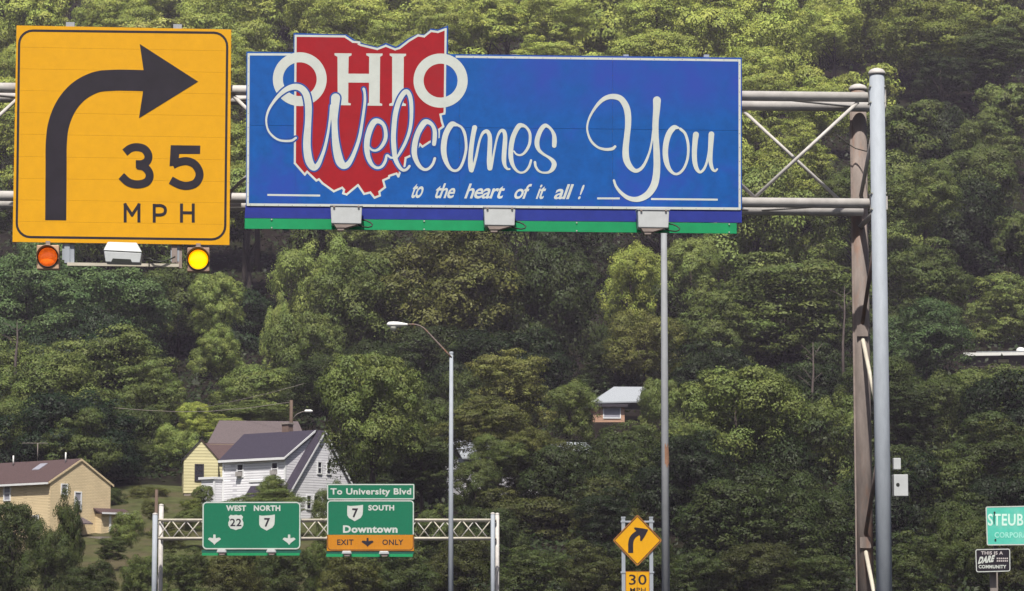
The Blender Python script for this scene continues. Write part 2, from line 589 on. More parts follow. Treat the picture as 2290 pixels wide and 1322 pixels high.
def slab(mb, pl, quad, lift, thick):
    f = [pl.pt(x, y, lift) for x, y in quad]
    b = [p - pl.n * thick for p in f]
    mb.hexa(f, b)


def rrect(c4, r, n=6):
    """rounded outline through four px corners TL TR BR BL"""
    out = []
    c4 = [np.array(c, float) for c in c4]
    for i in range(4):
        p, a, b = c4[i], c4[i - 1], c4[(i + 1) % 4]
        da = (a - p) / np.linalg.norm(a - p); db = (b - p) / np.linalg.norm(b - p)
        s_, e_ = p + da * r, p + db * r
        cc = p + da * r + db * r
        for k in range(n + 1):
            t = (math.pi / 2) * k / n
            out.append(tuple(cc - db * r * math.cos(t) * 1.0 - da * r * math.sin(t)))
    return out


def frame_ring(mb, pl, c4, r, w, lift):
    """closed border line of width w, outline corners c4"""
    o = rrect(c4, r)
    c4 = [np.array(c, float) for c in c4]
    ce = sum(c4) / 4
    inner4 = []
    for i in range(4):
        p, a, b = c4[i], c4[i - 1], c4[(i + 1) % 4]
        da = (a - p) / np.linalg.norm(a - p); db = (b - p) / np.linalg.norm(b - p)
        inner4.append(p + da * w + db * w)
    q = rrect(inner4, max(r - w, 0.3))
    n = len(o)
    vs = [pl.pt(x, y, lift) for x, y in o] + [pl.pt(x, y, lift) for x, y in q]
    mb.add(vs, [(i, (i + 1) % n, n + (i + 1) % n, n + i) for i in range(n)])


_dg = None


def text_mesh(body, bold, sp=1.08):
    cu = bpy.data.curves.new('txt', 'FONT')
    cu.body = body
    cu.offset = bold
    cu.resolution_u = 3
    cu.fill_mode = 'FRONT'
    cu.space_character = sp
    ob = bpy.data.objects.new('txt', cu)
    C.objects.link(ob)
    dg = bpy.context.evaluated_depsgraph_get()
    me = bpy.data.meshes.new_from_object(ob.evaluated_get(dg))
    v = np.array([tuple(q.co)[:2] for q in me.vertices])
    f = [tuple(p.vertices) for p in me.polygons]
    bpy.data.objects.remove(ob)
    bpy.data.curves.remove(cu)
    bpy.data.meshes.remove(me)
    return v, f


def text(mb, pl, body, x0, y0, x1, y1, lift, bold=0.02, shear=0.0, slope=0.0, sp=1.08):
    """body fitted to the box measured as (x0, y0)-(x1, y1)"""
    v, f = text_mesh(body, bold, sp)
    a, b = v.min(0), v.max(0)
    t = (v - a) / (b - a)
    hgt = y1 - y0
    W = (x1 - x0) - shear * hgt
    mb.add([pl.pt(x0 + q[0] * W + shear * q[1] * hgt, y1 - q[1] * hgt + slope * q[0] * (x1 - x0), lift) for q in t], f)


# ------------------------------------------------------------------ near gantry
YAW = R(3.4)
G = Plane((0, 40.3, 0), YAW)                 # plane of the front chords


def gp(px, py, depth=0.0):
    """point on the plane lying `depth` metres behind the front chords"""
    return G.pt(px, py, -depth)


def gline(px, h, depth):
    """point behind plane at height h"""
    d = ray(px, 661)
    d = Vector((d.x, d.y, 0))
    k = (G.O - G.n * depth - Vector((0, 0, 0))).dot(G.n) / d.dot(G.n)
    q = d * k
    return Vector((q.x, q.y, h))


def build_near_gantry():
    base = gline(1968, 0, 0)
    g = thing('sign_gantry', base, 'large galvanised tubular gantry carrying the yellow curve sign and the blue welcome sign', 'gantry')
    r = 0.072
    TD = 0.78
    zt = gp(1800, 216).z; zb = gp(1800, 454).z
    xl, xr = -420, 1986
    for z, dep in ((zt, 0), (zt, TD), (zb, 0), (zb, TD)):
        xe = xr if dep == 0 else (1986 if z == zt else 1932)
        MB().tube([gline(xl, z, dep), gline(xe, z, dep)], r, 18).build('chord', M['chord'], g)
    # front post and rear post
    p1 = gline(1968, 0, -0.20); p2 = gline(1925, 0, 1.02)
    ztop1 = gp(1968, 168, -0.2).z; ztop2 = gp(1925, 203, 1.02).z
    fp = MB().tube([Vector((p1.x, p1.y, 0)), Vector((p1.x, p1.y, ztop1))], [0.112, 0.108], 24).build('post', M['galv'], g)
    rpst = MB().tube([Vector((p2.x, p2.y, 0)), Vector((p2.x, p2.y, ztop2))], [0.135, 0.120], 24).build('post', M['rustpost'], g)
    rpst['label'] = 'rust-brown rear post'
    # the galvanised seam strip left on the rear post
    MB().box((p2.x - 0.118, p2.y - 0.045, ztop2 / 2), (0.03, 0.04, ztop2 - 0.1)).build('conduit', M['lampunder'], g)
    for p, zz, rr, par in ((p1, ztop1, 0.118, fp), (p2, ztop2, 0.13, rpst)):
        MB().lathe((p.x, p.y, zz), [(0.02, 0.001), (rr, 0.0), (rr + .008, 0.02), (rr, 0.045), (rr * .8, 0.075), (rr * .4, 0.095), (0.005, 0.10)], 24).build('cap', M['chord'], par)
    # braces between the two posts
    f = lambda py: Vector((p1.x, p1.y + .05, gp(1968, py, 0).z))
    b = lambda py: Vector((p2.x, p2.y - .05, gp(1925, py, 1.0).z))
    rb = 0.03
    for a_, b_, m_ in ((f(492), b(735), 'rust_arm'), (b(748), f(965), 'brace'), (f(975), b(1208), 'rust_arm'), (b(1222), f(1445), 'brace'), (f(255), b(450), 'chord')):
        MB().tube([a_, b_], rb, 10).build('brace', M[m_], g)
    for py in (742, 1214):
        q = b(py)
        MB().box((q.x + 0.0, q.y - .09, q.z), (0.16, 0.03, 0.16)).build('gusset_plate', M['rustpost'], g)
    # angle bracket at the lower chord
    a_ = gp(1970, 462, 0.0); c_ = gp(1926, 505, 0.9)
    MB().tube([a_, c_], [0.055, 0.05], 4).build('bracket', M['chord'], g)
    for z in (zt, zb):
        q = gline(1968, z, -.07)
        MB().box((q.x, q.y, z), (.25, .05, .19), YAW).build('saddle_plate', M['chord'], g)
        for sx in (-.1, .1):
            for sz in (-.115, .115):
                c_ = gline(1968, z + sz, -.2) + G.t * sx
                MB().tube([c_ + G.n * .06, c_ - G.n * .16], .012, 6).build('bolt', M['bolt'], g)
    # collar rings at the chord ends
    for z, dep in ((zt, 0), (zb, 0)):
        MB().tube([gline(1949, z, dep), gline(1953, z, dep)], r + .012, 18).build('flange', M['chord'], g)
    # zigzag bracing
    step = 235
    x = 1925.0
    top = True
    while x > -300:
        nx = x - step
        za, zb_ = (zt - r, zb + r) if top else (zb + r, zt - r)
        MB().tube([gline(x, za, 0), gline(nx, zb_, 0)], 0.027, 10).build('diagonal', M['chord'], g)
        za2, zb2 = (zb + r, zt - r) if top else (zt - r, zb + r)
        MB().tube([gline(x - 30, za2, TD), gline(nx - 25, zb2, TD)], 0.025, 10).build('diagonal', M['chord'], g)
        d1, d2 = (0, TD) if top else (TD, 0)
        MB().tube([gline(x, zt, d2), gline(nx, zt, d1)], 0.022, 8).build('cross_brace', M['chord'], g)
        MB().tube([gline(x, zb, d1), gline(nx, zb, d2)], 0.022, 8).build('cross_brace', M['chord'], g)
        x, top = nx, not top
    # thin sagging cable near the rear post
    MB().tube([gp(1870, 300, .8), gp(1890, 318, .8), gp(1913, 332, .8), gp(1935, 338, .7), gp(1955, 339, .4)], 0.008, 6).build('cable', M['cable'], g)
    # left legs out of frame, so that the span stands
    for dep, px in ((-.2, -410), (1.02, -418)):
        q = gline(px, 0, dep)
        MB().tube([q, Vector((q.x, q.y, ztop1))], 0.11, 16).build('post', M['galv'], g)
    # control boxes on the right side of the front post
    for (x0, y0, x1, y1, dd) in ((1997, 1025, 2013, 1050, 0.10), (1997, 1062, 2028, 1110, 0.16)):
        a0, a1 = gp(x0, y1, -0.12), gp(x1, y0, -0.12)
        t_ = thing('control_box', ((a0.x + a1.x) / 2, a0.y, a0.z), 'small upper grey utility box on the front gantry post' if dd < .12 else 'larger lower grey control box with dark knob on the front gantry post', 'utility box')
        MB().box(((a0.x + a1.x) / 2, a0.y - .0, (a0.z + a1.z) / 2), (a1.x - a0.x, dd, a1.z - a0.z), YAW).build('case', M['lampgrey'], t_, bevel=0.006)
        if dd > .12:
            c = gp(2008, 1084, -0.21)
            MB().tube([c, c + Vector((0, .03, 0))], 0.026, 12).build('knob', M['cable'], t_)
            MB().box((c.x - .01, c.y + .01, c.z - .07), (0.012, 0.012, 0.11)).build('lock_rod', mat('red_rust', (0.2, 0.03, 0.02), .7), t_)


build_near_gantry()

# ------------------------------------------------------------------ yellow curve sign
S = Plane(G.O + G.n * 0.20, YAW, .4)
Z1 = lambda x, y: (x / 2.279, 40 + y / 2.279)


def bil(c4, u, v):
    tl, tr, br, bl = [np.array(c, float) for c in c4]
    return tuple((tl * (1 - u) + tr * u) * (1 - v) + (bl * (1 - u) + br * u) * v)


def build_yellow_sign():
    t = thing('speed_sign', S.pt(270, 545), 'big square yellow sign with a black right-curve arrow and 35 MPH', 'road sign')
    c4 = [(37, 57), (517, 66), (513, 548), (28, 541)]
    vb = [0.0, 0.1, 0.2, 0.3, 0.402, 0.502, 0.605, 0.706, 0.805, 0.905, 1.0]
    g = 0.0003
    for i in range(10):
        v0, v1 = vb[i] + (g if i else 0), vb[i + 1] - (g if i < 9 else 0)
        m = MB()
        slab(m, S, [bil(c4, 0, v0), bil(c4, 1, v0), bil(c4, 1, v1), bil(c4, 0, v1)], 0, 0.03)
        m.build('panel', M['yellow'], t)
    m = MB()
    slab(m, S, [bil(c4, .003, .003), bil(c4, .997, .003), bil(c4, .997, .997), bil(c4, .003, .997)], -0.034, 0.01)
    m.build('backing', M['amber'], t)
    for u in (0.25, 0.75):
        m = MB(); slab(m, S, [bil(c4, u - .02, -.02), bil(c4, u + .02, -.02), bil(c4, u + .02, 1.08), bil(c4, u - .02, 1.08)], -0.048, 0.06)
        m.build('support_rail', M['galv'], t)
    m = MB(); frame_ring(m, S, [(40.5, 65.5), (511, 71), (506, 538.5), (34.5, 532.5)], 33, 5.2, 0.004)
    m.build('border', M['black'], t)
    m = MB()
    sh = [(284, 1032, 108), (285, 900, 108), (286, 760, 108), (287, 640, 108), (300, 540, 108), (340, 445, 108), (405, 372, 108), (490, 328, 107), (580, 318, 107), (660, 318, 107), (735, 320, 107)]
    stroke(m, S, [(*Z1(x, y), w / 2.279) for x, y, w in sh], 0.004, caps=(False, False))
    polypx(m, S, [Z1(*q) for q in ((712, 133), (1010, 325), (708, 512), (729, 375), (732, 268))], 0.008)
    m.build('arrow', M['black'], t)
    w = 41 / 2.279
    m = MB()
    stroke(m, S, [(*Z1(x, y), w) for x, y in ((636, 687), (664, 666), (697, 659), (735, 669), (756, 700), (750, 730), (724, 745), (692, 746))], 0.004, caps=(False, False))
    stroke(m, S, [(*Z1(x, y), w) for x, y in ((700, 752), (735, 760), (758, 785), (762, 812), (745, 838), (700, 849), (655, 838), (618, 806))], 0.008, caps=(False, False))
    m.build('numeral', M['black'], t)
    m = MB()
    polypx(m, S, [Z1(*q) for q in ((870, 649), (1021, 651), (1020, 694), (914, 694), (906, 752), (864, 757))], 0.004)
    stroke(m, S, [(*Z1(x, y), w) for x, y in ((880, 750), (905, 738), (950, 730), (990, 745), (1014, 780), (1015, 812), (995, 843), (955, 856), (915, 850), (870, 827))], 0.008, caps=(False, False))
    m.build('numeral', M['black'], t)
    w = 15.5 / 2.279
    for L in ([(638, 1036), (638, 952), (673, 1005), (708, 953), (708, 1036)],):
        m = MB(); segs(m, S, [Z1(*q) for q in L], w, 0.004); m.build('letter', M['black'], t)
    m = MB(); segs(m, S, [Z1(786, 1037), Z1(786, 955)], w, 0.004)
    stroke(m, S, [(*Z1(x, y), w) for x, y in ((786, 957), (820, 957), (838, 966), (843, 980), (838, 996), (820, 1004), (786, 1004))], 0.007, caps=(False, False))
    m.build('letter', M['black'], t)
    m = MB(); segs(m, S, [Z1(925, 1037), Z1(925, 953)], w, 0.004); segs(m, S, [Z1(985, 1037), Z1(985, 953)], w, 0.004); segs(m, S, [Z1(925, 993), Z1(985, 994)], w, 0.007)
    m.build('letter', M['black'], t)
    # hanging frame under the sign
    fr = Plane(S.O - S.n * 0.03, YAW)
    k = thing('beacon_frame', fr.pt(270, 600), 'thin galvanised frame hanging below the yellow sign between two beacons', 'frame')
    m = MB(); slab(m, fr, [(144, 543), (156, 543), (156, 588), (144, 588)], 0, .05); slab(m, fr, [(157, 543), (166, 543), (166, 596), (157, 596)], -.02, .06); m.build('hanger', M['galv'], k)
    m = MB(); slab(m, fr, [(384, 546), (396, 546), (396, 588), (384, 588)], 0, .05); slab(m, fr, [(397, 546), (407, 546), (407, 600), (397, 600)], -.02, .06); m.build('hanger', M['lampunder'], k)
    m = MB(); slab(m, fr, [(150, 587), (332, 589.5), (332, 596), (150, 594)], .03, .05); m.build('rail', M['brace'], k)
    m = MB(); slab(m, fr, [(335, 589), (400, 590), (400, 597), (335, 596)], .03, .05); m.build('rail', M['brace'], k)
    m = MB(); m.tube([fr.pt(322, 580, .05), fr.pt(335, 578, .06), fr.pt(345, 584, .07), fr.pt(360, 586, .07), fr.pt(378, 581, .06), fr.pt(392, 574, .05)], 0.011, 6); m.build('cable', M['cable'], k)
    # luminaire in the middle
    L = Plane(S.O + S.n * 0.45, YAW)
    q = thing('sign_light', L.pt(273, 590), 'boxy grey floodlight on the rail below the yellow sign', 'light fixture')
    m = MB()
    fr_ = [L.pt(x, y) for x, y in ((232, 561), (317, 565), (313, 588), (236, 586))]
    bk = [p - L.n * .28 for p in fr_]
    m.hexa(fr_, bk)
    m.build('housing', M['lampgrey'], q, bevel=.012)
    m = MB()
    lo = [L.pt(231, 560, .012), L.pt(318, 564.5, .012), L.pt(318, 564.5, -.30), L.pt(231, 560, -.30)]
    hi = [L.pt(241, 541, -.04), L.pt(306, 543, -.04), L.pt(306, 543, -.22), L.pt(241, 541, -.22)]
    m.hexa(lo, hi)
    m.build('lid', M['lampgrey'], q, bevel=.012)
    m = MB(); slab(m, L, [(252, 578), (292, 580), (296, 588), (248, 587)], .004, .004); m.build('lens', M['cable'], q)
    # beacons
    for (cx, cy, rr, mt, cs, lb) in ((107, 575, 22, 'lens_dim', 'orangecase', 'square tan beacon with a dull orange lens below the left of the yellow sign'),
                                     (443.5, 580.5, 23, 'lens_lit', 'orangecase2', 'brown beacon with a glowing yellow lens below the right of the yellow sign')):
        B = Plane(S.O + S.n * 0.06, YAW)
        b = thing('flashing_beacon', B.pt(cx, cy + 28), lb, 'beacon', 'beacons under the yellow sign')
        m = MB(); slab(m, B, [(cx - 25, cy - 27), (cx + 25, cy - 27), (cx + 25, cy + 27), (cx - 25, cy + 27)], 0, .16); m.build('case', M[cs], b, bevel=.012)
        c = B.pt(cx, cy)
        ux, uz = B.t, Vector((0, 0, 1))
        sc_ = 40.3 / F_PX * 1.01
        rad = rr * sc_
        # lens dome
        m = MB()
        rings = [(1.0, 0.004), (.92, .018), (.75, .034), (.5, .047), (.25, .053), (.01, .055)]
        n = 28
        vs = [c + B.n * d_ + ux * (rad * r_ * math.cos(2 * math.pi * k / n)) + uz * (rad * r_ * math.sin(2 * math.pi * k / n)) for r_, d_ in rings for k in range(n)]
        m.add(vs, [(i * n + k, i * n + (k + 1) % n, (i + 1) * n + (k + 1) % n, (i + 1) * n + k) for i in range(len(rings) - 1) for k in range(n)], True)
        m.build('lens', M[mt], b)
        m = MB()
        m.tube([c + B.n * .008 + ux * (rad * 1.01 * math.cos(2 * math.pi * k / 28)) + uz * (rad * 1.01 * math.sin(2 * math.pi * k / 28)) for k in range(29)], .010, 6, caps=False)
        m.build('bezel', M['cable'], b)
        # visor
        m = MB()
        vs, fs = [], []
        N_ = 22
        for k in range(N_ + 1):
            a = R(-12) + (math.pi + R(24)) * k / N_
            ln = .05 + .11 * max(0, math.sin(a))
            for rr_, d_ in ((rad * 1.03, .0), (rad * 1.06, ln), (rad * 1.12, ln), (rad * 1.12, 0.0)):
                vs.append(c + B.n * d_ + ux * (rr_ * math.cos(a)) + uz * (rr_ * math.sin(a)))
        for k in range(N_):
            for j in range(3):
                fs.append((k * 4 + j, (k + 1) * 4 + j, (k + 1) * 4 + j + 1, k * 4 + j + 1))
        m.add(vs, fs, True)
        m.build('visor', M[cs], b)
        m = MB(); slab(m, B, [(cx - 5, cy - 36), (cx + 5, cy - 36), (cx + 5, cy - 27), (cx - 5, cy - 27)], -.05, .05); m.build('hanger', M['lampunder'], b)


build_yellow_sign()


# ------------------------------------------------------------------ blue welcome sign
def build_blue_sign():
    W = Plane(G.O + G.n * 0.24, YAW, .12)
    t = thing('welcome_sign', W.pt(1100, 520), 'wide blue sign reading OHIO Welcomes You with a red state shape', 'road sign')
    c4 = [(551, 115.5), (1659, 129), (1659, 467), (550, 457)]
    us = [0, (662 - 551) / 1108, (1028 - 551) / 1108, (1370 - 551) / 1108, 1]
    vs_ = [0, .482, 1]
    for i in range(4):
        for j in range(2):
            e = .00012
            u0, u1 = us[i] + (e if i else 0), us[i + 1] - (e if i < 3 else 0)
            v0, v1 = vs_[j] + (.0009 if j else 0), vs_[j + 1] - (.0009 if j < 1 else 0)
            m = MB(); slab(m, W, [bil(c4, u0, v0), bil(c4, u1, v0), bil(c4, u1, v1), bil(c4, u0, v1)], 0, .035)
            m.build('panel', M['blue'], t)
    m = MB(); slab(m, W, [bil(c4, .002, .01), bil(c4, .998, .01), bil(c4, .998, .99), bil(c4, .002, .99)], -.037, .01)
    m.build('backing', M['blue_strip'], t)
    m = MB(); slab(m, W, [(549, 457.6), (1659, 467.8), (1659, 498), (547, 487.5)], -.012, .03); m.build('lower_strip', M['blue_strip'], t)
    m = MB(); slab(m, W, [(547.5, 488.4), (1087, 493.4), (1087, 516.3), (547, 511.5)], -.006, .03); m.build('green_strip', M['green_strip'], t)
    m = MB(); slab(m, W, [(1088, 493.5), (1647.5, 499.3), (1647.5, 522.5), (1088, 516.5)], -.006, .03); m.build('green_strip', M['green_strip'], t)
    for u in np.linspace(.055, .985, 7):
        for (ya, yb) in ((490.5, 502), (509, 520)):
            x = 547 + 1100 * u
            p = W.pt(x, ya + (yb - ya) * u, -.004)
            m = MB(); m.tube([p, p + W.n * .012], .011, 8); m.build('bolt', M['bolt'], t)
    for x in (640, 900, 1150, 1400, 1580):
        m = MB(); slab(m, W, [(x - 6, 122), (x + 6, 122), (x + 6, 516), (x - 6, 516)], -.06, .10)
        m.build('support_rail', M['galv'], t)
    # state shape standing above the top edge
    z5 = lambda x, y: (640 + x / 5.452, 50 + y / 5.452)
    z6 = lambda x, y: (640 + x / 6.008, 240 + y / 6.008)
    rim = [z5(*q) for q in ((90, 130), (735, 148), (850, 222), (908, 232), (922, 252), (1115, 300), (1213, 250), (1340, 298), (1500, 188), (1600, 143), (1690, 146), (1765, 76), (1850, 88), (1974, 38), (1974, 420), (90, 420))]
    m = MB(); m.prism([W.pt(x, y, .006) for x, y in rim], -W.n * .03); m.build('cutout_panel', M['blue_rim'], t)
    top = [(115, 164), (715, 172), (812, 237), (893, 245), (884, 264), (910, 277), (1110, 326), (1215, 286), (1328, 330), (1382, 314), (1500, 224), (1608, 160), (1682, 172), (1765, 106), (1850, 118), (1945, 82), (1938, 600), (1932, 1090)]
    low = [(2125, 85), (2072, 98), (2090, 190), (2112, 258), (2055, 300), (2048, 400), (1990, 440), (1925, 468), (1830, 530), (1795, 495), (1740, 600), (1668, 652), (1605, 682), (1588, 810), (1530, 870), (1507, 930), (1483, 890), (1385, 922), (1380, 947), (1303, 982), (1328, 1075), (1252, 1135), (1260, 1186), (1187, 1216), (1130, 1145), (1047, 1165), (965, 1045), (812, 1172), (765, 1157), (778, 1110), (752, 1080), (640, 1130), (490, 1022), (440, 968), (405, 985), (281, 866), (250, 905), (116, 752)]
    outl = [z5(*q) for q in top] + [z6(*q) for q in low]
    m = MB(); polypx(m, W, outl, .010); m.build('state_shape', M['red'], t)
    m = MB()
    ol = outl + [outl[0]]
    for i in range(len(ol) - 1):
        a, b = np.array(ol[i]), np.array(ol[i + 1])
        L_ = np.linalg.norm(b - a)
        d = (b - a) / L_
        wv = 4.6
        e = d * wv * .42
        stroke(m, W, [(a[0] - e[0], a[1] - e[1], wv), (b[0] + e[0], b[1] + e[1], wv)], .013 + .0009 * (i % 3), smooth=False, caps=(False, False), rise=0)
    m.build('state_outline', M['print_white'], t)
    # border line
    m = MB()
    bw = 5
    stroke(m, W, [(556, 124, bw), (554, 459, bw)], .004, smooth=False, caps=(False, False), rise=0)
    stroke(m, W, [(551.8, 457.6, bw + .5), (1656.5, 467.0, bw + .5)], .006, smooth=False, caps=(False, False), rise=0)
    stroke(m, W, [(1654.2, 466, bw), (1654, 136, bw)], .004, smooth=False, caps=(False, False), rise=0)
    stroke(m, W, [(1656.5, 135.2, bw), (1019, 126.8, bw)], .006, smooth=False, caps=(False, False), rise=0)
    stroke(m, W, [(553.6, 121.6, bw), (650, 121.9, bw)], .006, smooth=False, caps=(False, False), rise=0)
    m.build('border', M['print_white'], t)
    m = MB()
    def rivet(x, y):
        m.add([W.pt(x + .95 * math.cos(a_), y + .95 * math.sin(a_), .010) for a_ in np.linspace(0, 2 * math.pi, 6, endpoint=False)], [tuple(range(6))])
    for k_ in range(36):
        u = k_ / 35
        rivet(560 + 1090 * u, 458.6 + 9.2 * u)
        if 560 + 1090 * u > 1030:
            rivet(560 + 1090 * u, 122.8 + 11.8 * u)
    for k_ in range(11):
        rivet(555.5 - 1 * k_ / 10, 130 + 31 * k_); rivet(1654, 144 + 31 * k_)
        rivet(1028, 135 + 31 * k_); rivet(1370, 138 + 31 * k_)
    tag(m.build('rivets', mat('dark_rivet', (.10, .11, .17), .6), t), kind='stuff')
    # O H I O
    for (cx, cy, ro, ri) in ((670.4, 177.2, 60.2, 37.8), (985.3, 180.4, 60.6, 38.0)):
        m = MB(); n = 56
        vs = [W.pt(cx + ro * math.cos(2 * math.pi * k / n), cy + ro * math.sin(2 * math.pi * k / n), .0175) for k in range(n)]
        vs += [W.pt(cx + ri * math.cos(2 * math.pi * k / n), cy + ri * math.sin(2 * math.pi * k / n), .0175) for k in range(n)]
        m.add(vs, [(k, (k + 1) % n, n + (k + 1) % n, n + k) for k in range(n)])
        m.build('letter', M['print_white'], t)
    H = [(590, 377), (797, 379), (797, 402), (762, 420), (758, 626), (1010, 628), (1012, 420), (977, 402), (977, 379), (1175, 381), (1175, 404), (1145, 420), (1140, 985), (1172, 994), (1170, 1018), (990, 1016), (990, 992), (1008, 980), (1010, 736), (758, 735), (756, 980), (788, 990), (786, 1012), (585, 1010), (585, 990), (628, 975), (625, 420), (590, 402)]
    I = [(1262, 381), (1462, 384), (1462, 406), (1434, 422), (1430, 985), (1460, 995), (1460, 1020), (1257, 1018), (1257, 994), (1292, 980), (1292, 422), (1262, 404)]
    for pg in (H, I):
        m = MB(); polypx(m, W, [z5(*q) for q in pg], .0175); m.build('letter', M['print_white'], t)
    # script
    a = lambda L, ox, oy, s: [(ox + x / s, oy + y / s, w / s) for x, y, w in L]
    S1 = lambda L: a(L, 580, 180, 6.008)
    S2 = lambda L: a(L, 800, 180, 6.008)
    S3 = lambda L: a(L, 1030, 240, 8.26)
    S4 = lambda L: a(L, 1300, 190, 4.897)
    glyphs = [
        # W
        ([S1([(490, 772, 30), (440, 806, 32), (360, 814, 30), (270, 802, 28), (195, 760, 28), (130, 690, 26), (98, 600, 24), (95, 500, 26), (128, 390, 32), (190, 290, 38), (260, 205, 48), (340, 135, 62), (420, 95, 74), (500, 85, 82), (570, 112, 88), (625, 180, 92), (650, 270, 92), (660, 380, 92), (655, 560, 86), (642, 760, 98), (640, 900, 102), (660, 1050, 106), (695, 1135, 98), (738, 1172, 82), (790, 1130, 62), (840, 1020, 46), (880, 900, 40), (918, 730, 34), (938, 600, 30), (955, 470, 34), (968, 340, 40)]),
          S1([(1025, 235, 122), (1018, 330, 110), (1008, 480, 92), (1010, 580, 80), (1018, 760, 88), (1038, 920, 104), (1070, 1060, 112), (1105, 1125, 104), (1145, 1146, 88), (1195, 1120, 70), (1250, 1030, 54), (1310, 880, 46), (1350, 740, 42), (1375, 600, 38), (1400, 430, 36), (1418, 280, 36), (1415, 170, 34), (1402, 115, 38)])], True),
        # e
        ([S2([(150, 890, 22), (185, 930, 28), (240, 942, 30), (300, 910, 40), (350, 840, 48), (376, 760, 50), (370, 660, 48), (342, 590, 48), (290, 550, 58), (232, 550, 76), (185, 610, 80), (150, 700, 78), (127, 800, 76), (122, 900, 74), (133, 1000, 66), (165, 1090, 56), (210, 1150, 44), (270, 1175, 36), (330, 1150, 36), (372, 1080, 38), (392, 1005, 30), (440, 1035, 28), (490, 1040, 26)])], True),
        # l
        ([S2([(530, 1030, 26), (570, 965, 36), (635, 845, 40), (690, 700, 42), (716, 560, 46), (722, 400, 50), (714, 270, 54), (690, 185, 58), (650, 150, 64), (600, 195, 66), (550, 290, 66), (512, 420, 68), (492, 560, 66), (480, 760, 66), (488, 920, 66), (505, 1050, 60), (545, 1140, 50), (590, 1195, 42), (630, 1206, 36), (668, 1185, 34), (695, 1150, 32)])], True),
        # c
        ([S2([(1025, 855, 52), (1035, 760, 58), (1032, 670, 54), (1002, 600, 48), (955, 562, 58), (905, 560, 76), (855, 620, 76), (803, 720, 72), (768, 850, 74), (760, 980, 72), (788, 1080, 62), (838, 1160, 50), (900, 1197, 38), (960, 1180, 36), (1010, 1120, 36), (1036, 1048, 36)])], True),
        # o
        ([S2([(1330, 596, 40), (1270, 588, 74), (1220, 645, 76), (1175, 750, 76), (1154, 900, 77), (1165, 1020, 70), (1200, 1120, 54), (1250, 1190, 40), (1310, 1214, 34), (1370, 1180, 36), (1420, 1080, 36), (1455, 930, 36), (1452, 800, 36), (1432, 700, 40), (1395, 632, 32), (1345, 600, 34)])], True),
        # m
        ([S3([(260, 375, 92), (240, 470, 86), (215, 620, 84), (195, 780, 86), (182, 950, 88), (188, 1080, 96), (196, 1160, 84)]),
          S3([(205, 1170, 70), (240, 1090, 50), (290, 900, 48), (335, 680, 42), (378, 540, 44), (425, 465, 60), (490, 445, 72), (535, 520, 76), (542, 650, 84), (535, 850, 86), (534, 1000, 98), (540, 1125, 90)]),
          S3([(552, 1130, 70), (590, 990, 44), (618, 830, 38), (658, 630, 38), (698, 500, 44), (745, 435, 54), (795, 438, 68), (822, 520, 76), (820, 650, 84), (805, 850, 86), (802, 980, 82), (820, 1080, 60), (862, 1138, 42), (905, 1142, 34)])], False),
        # e
        ([S3([(985, 810, 26), (1030, 866, 34), (1100, 884, 36), (1170, 850, 46), (1235, 765, 52), (1277, 660, 52), (1285, 520, 52), (1262, 435, 50), (1212, 370, 50), (1155, 338, 66), (1090, 340, 92), (1040, 400, 88), (985, 510, 90), (950, 630, 92), (930, 780, 90), (930, 930, 86), (958, 1050, 70), (1008, 1140, 52), (1070, 1195, 42), (1140, 1207, 38), (1210, 1172, 42), (1268, 1090, 46), (1303, 980, 40)])], False),
        # s
        ([S3([(1730, 710, 80), (1734, 620, 86), (1728, 520, 74), (1688, 430, 54), (1630, 365, 54), (1565, 338, 74), (1505, 385, 84), (1452, 480, 86), (1415, 600, 90), (1414, 700, 86), (1448, 790, 66), (1520, 858, 50), (1600, 908, 48), (1672, 958, 64), (1722, 1020, 86), (1726, 1080, 90), (1690, 1152, 74), (1620, 1202, 46), (1520, 1207, 36), (1440, 1172, 42), (1388, 1095, 46), (1374, 1015, 46)])], False),
        # Y
        ([S4([(370, 675, 28), (338, 700, 34), (260, 706, 30), (180, 682, 26), (112, 620, 26), (75, 540, 22), (64, 460, 20), (85, 370, 22), (132, 280, 28), (200, 192, 38), (270, 142, 48), (350, 127, 58), (430, 150, 64), (485, 225, 70), (510, 320, 70), (512, 440, 66), (500, 560, 64), (486, 700, 68), (492, 810, 72), (530, 892, 62), (590, 940, 44), (650, 920, 36), (700, 852, 30), (745, 740, 24), (772, 620, 22), (788, 500, 24)]),
          S4([(828, 168, 86), (825, 260, 76), (815, 380, 68), (812, 480, 68), (818, 600, 64), (825, 750, 72), (828, 880, 74), (820, 1000, 78), (798, 1095, 80), (750, 1175, 76), (685, 1228, 68), (600, 1254, 56), (510, 1236, 46), (432, 1178, 36), (380, 1110, 28), (357, 1045, 24)])], False),
        # o
        ([S4([(1062, 470, 26), (1015, 468, 56), (965, 525, 62), (932, 620, 62), (920, 740, 60), (934, 850, 56), (970, 930, 40), (1022, 974, 28), (1075, 965, 28), (1125, 910, 28), (1160, 820, 28), (1172, 720, 28), (1165, 620, 30), (1135, 530, 30), (1085, 482, 30)])], False),
        # u
        ([S4([(1255, 545, 66), (1246, 620, 58), (1238, 740, 56), (1244, 850, 52), (1265, 920, 44), (1300, 955, 30), (1340, 925, 28), (1370, 860, 26), (1392, 760, 24), (1404, 660, 24)]),
          S4([(1425, 540, 62), (1418, 650, 56), (1412, 760, 52), (1416, 850, 44), (1436, 920, 34), (1465, 943, 24), (1488, 922, 20)])], False),
    ]
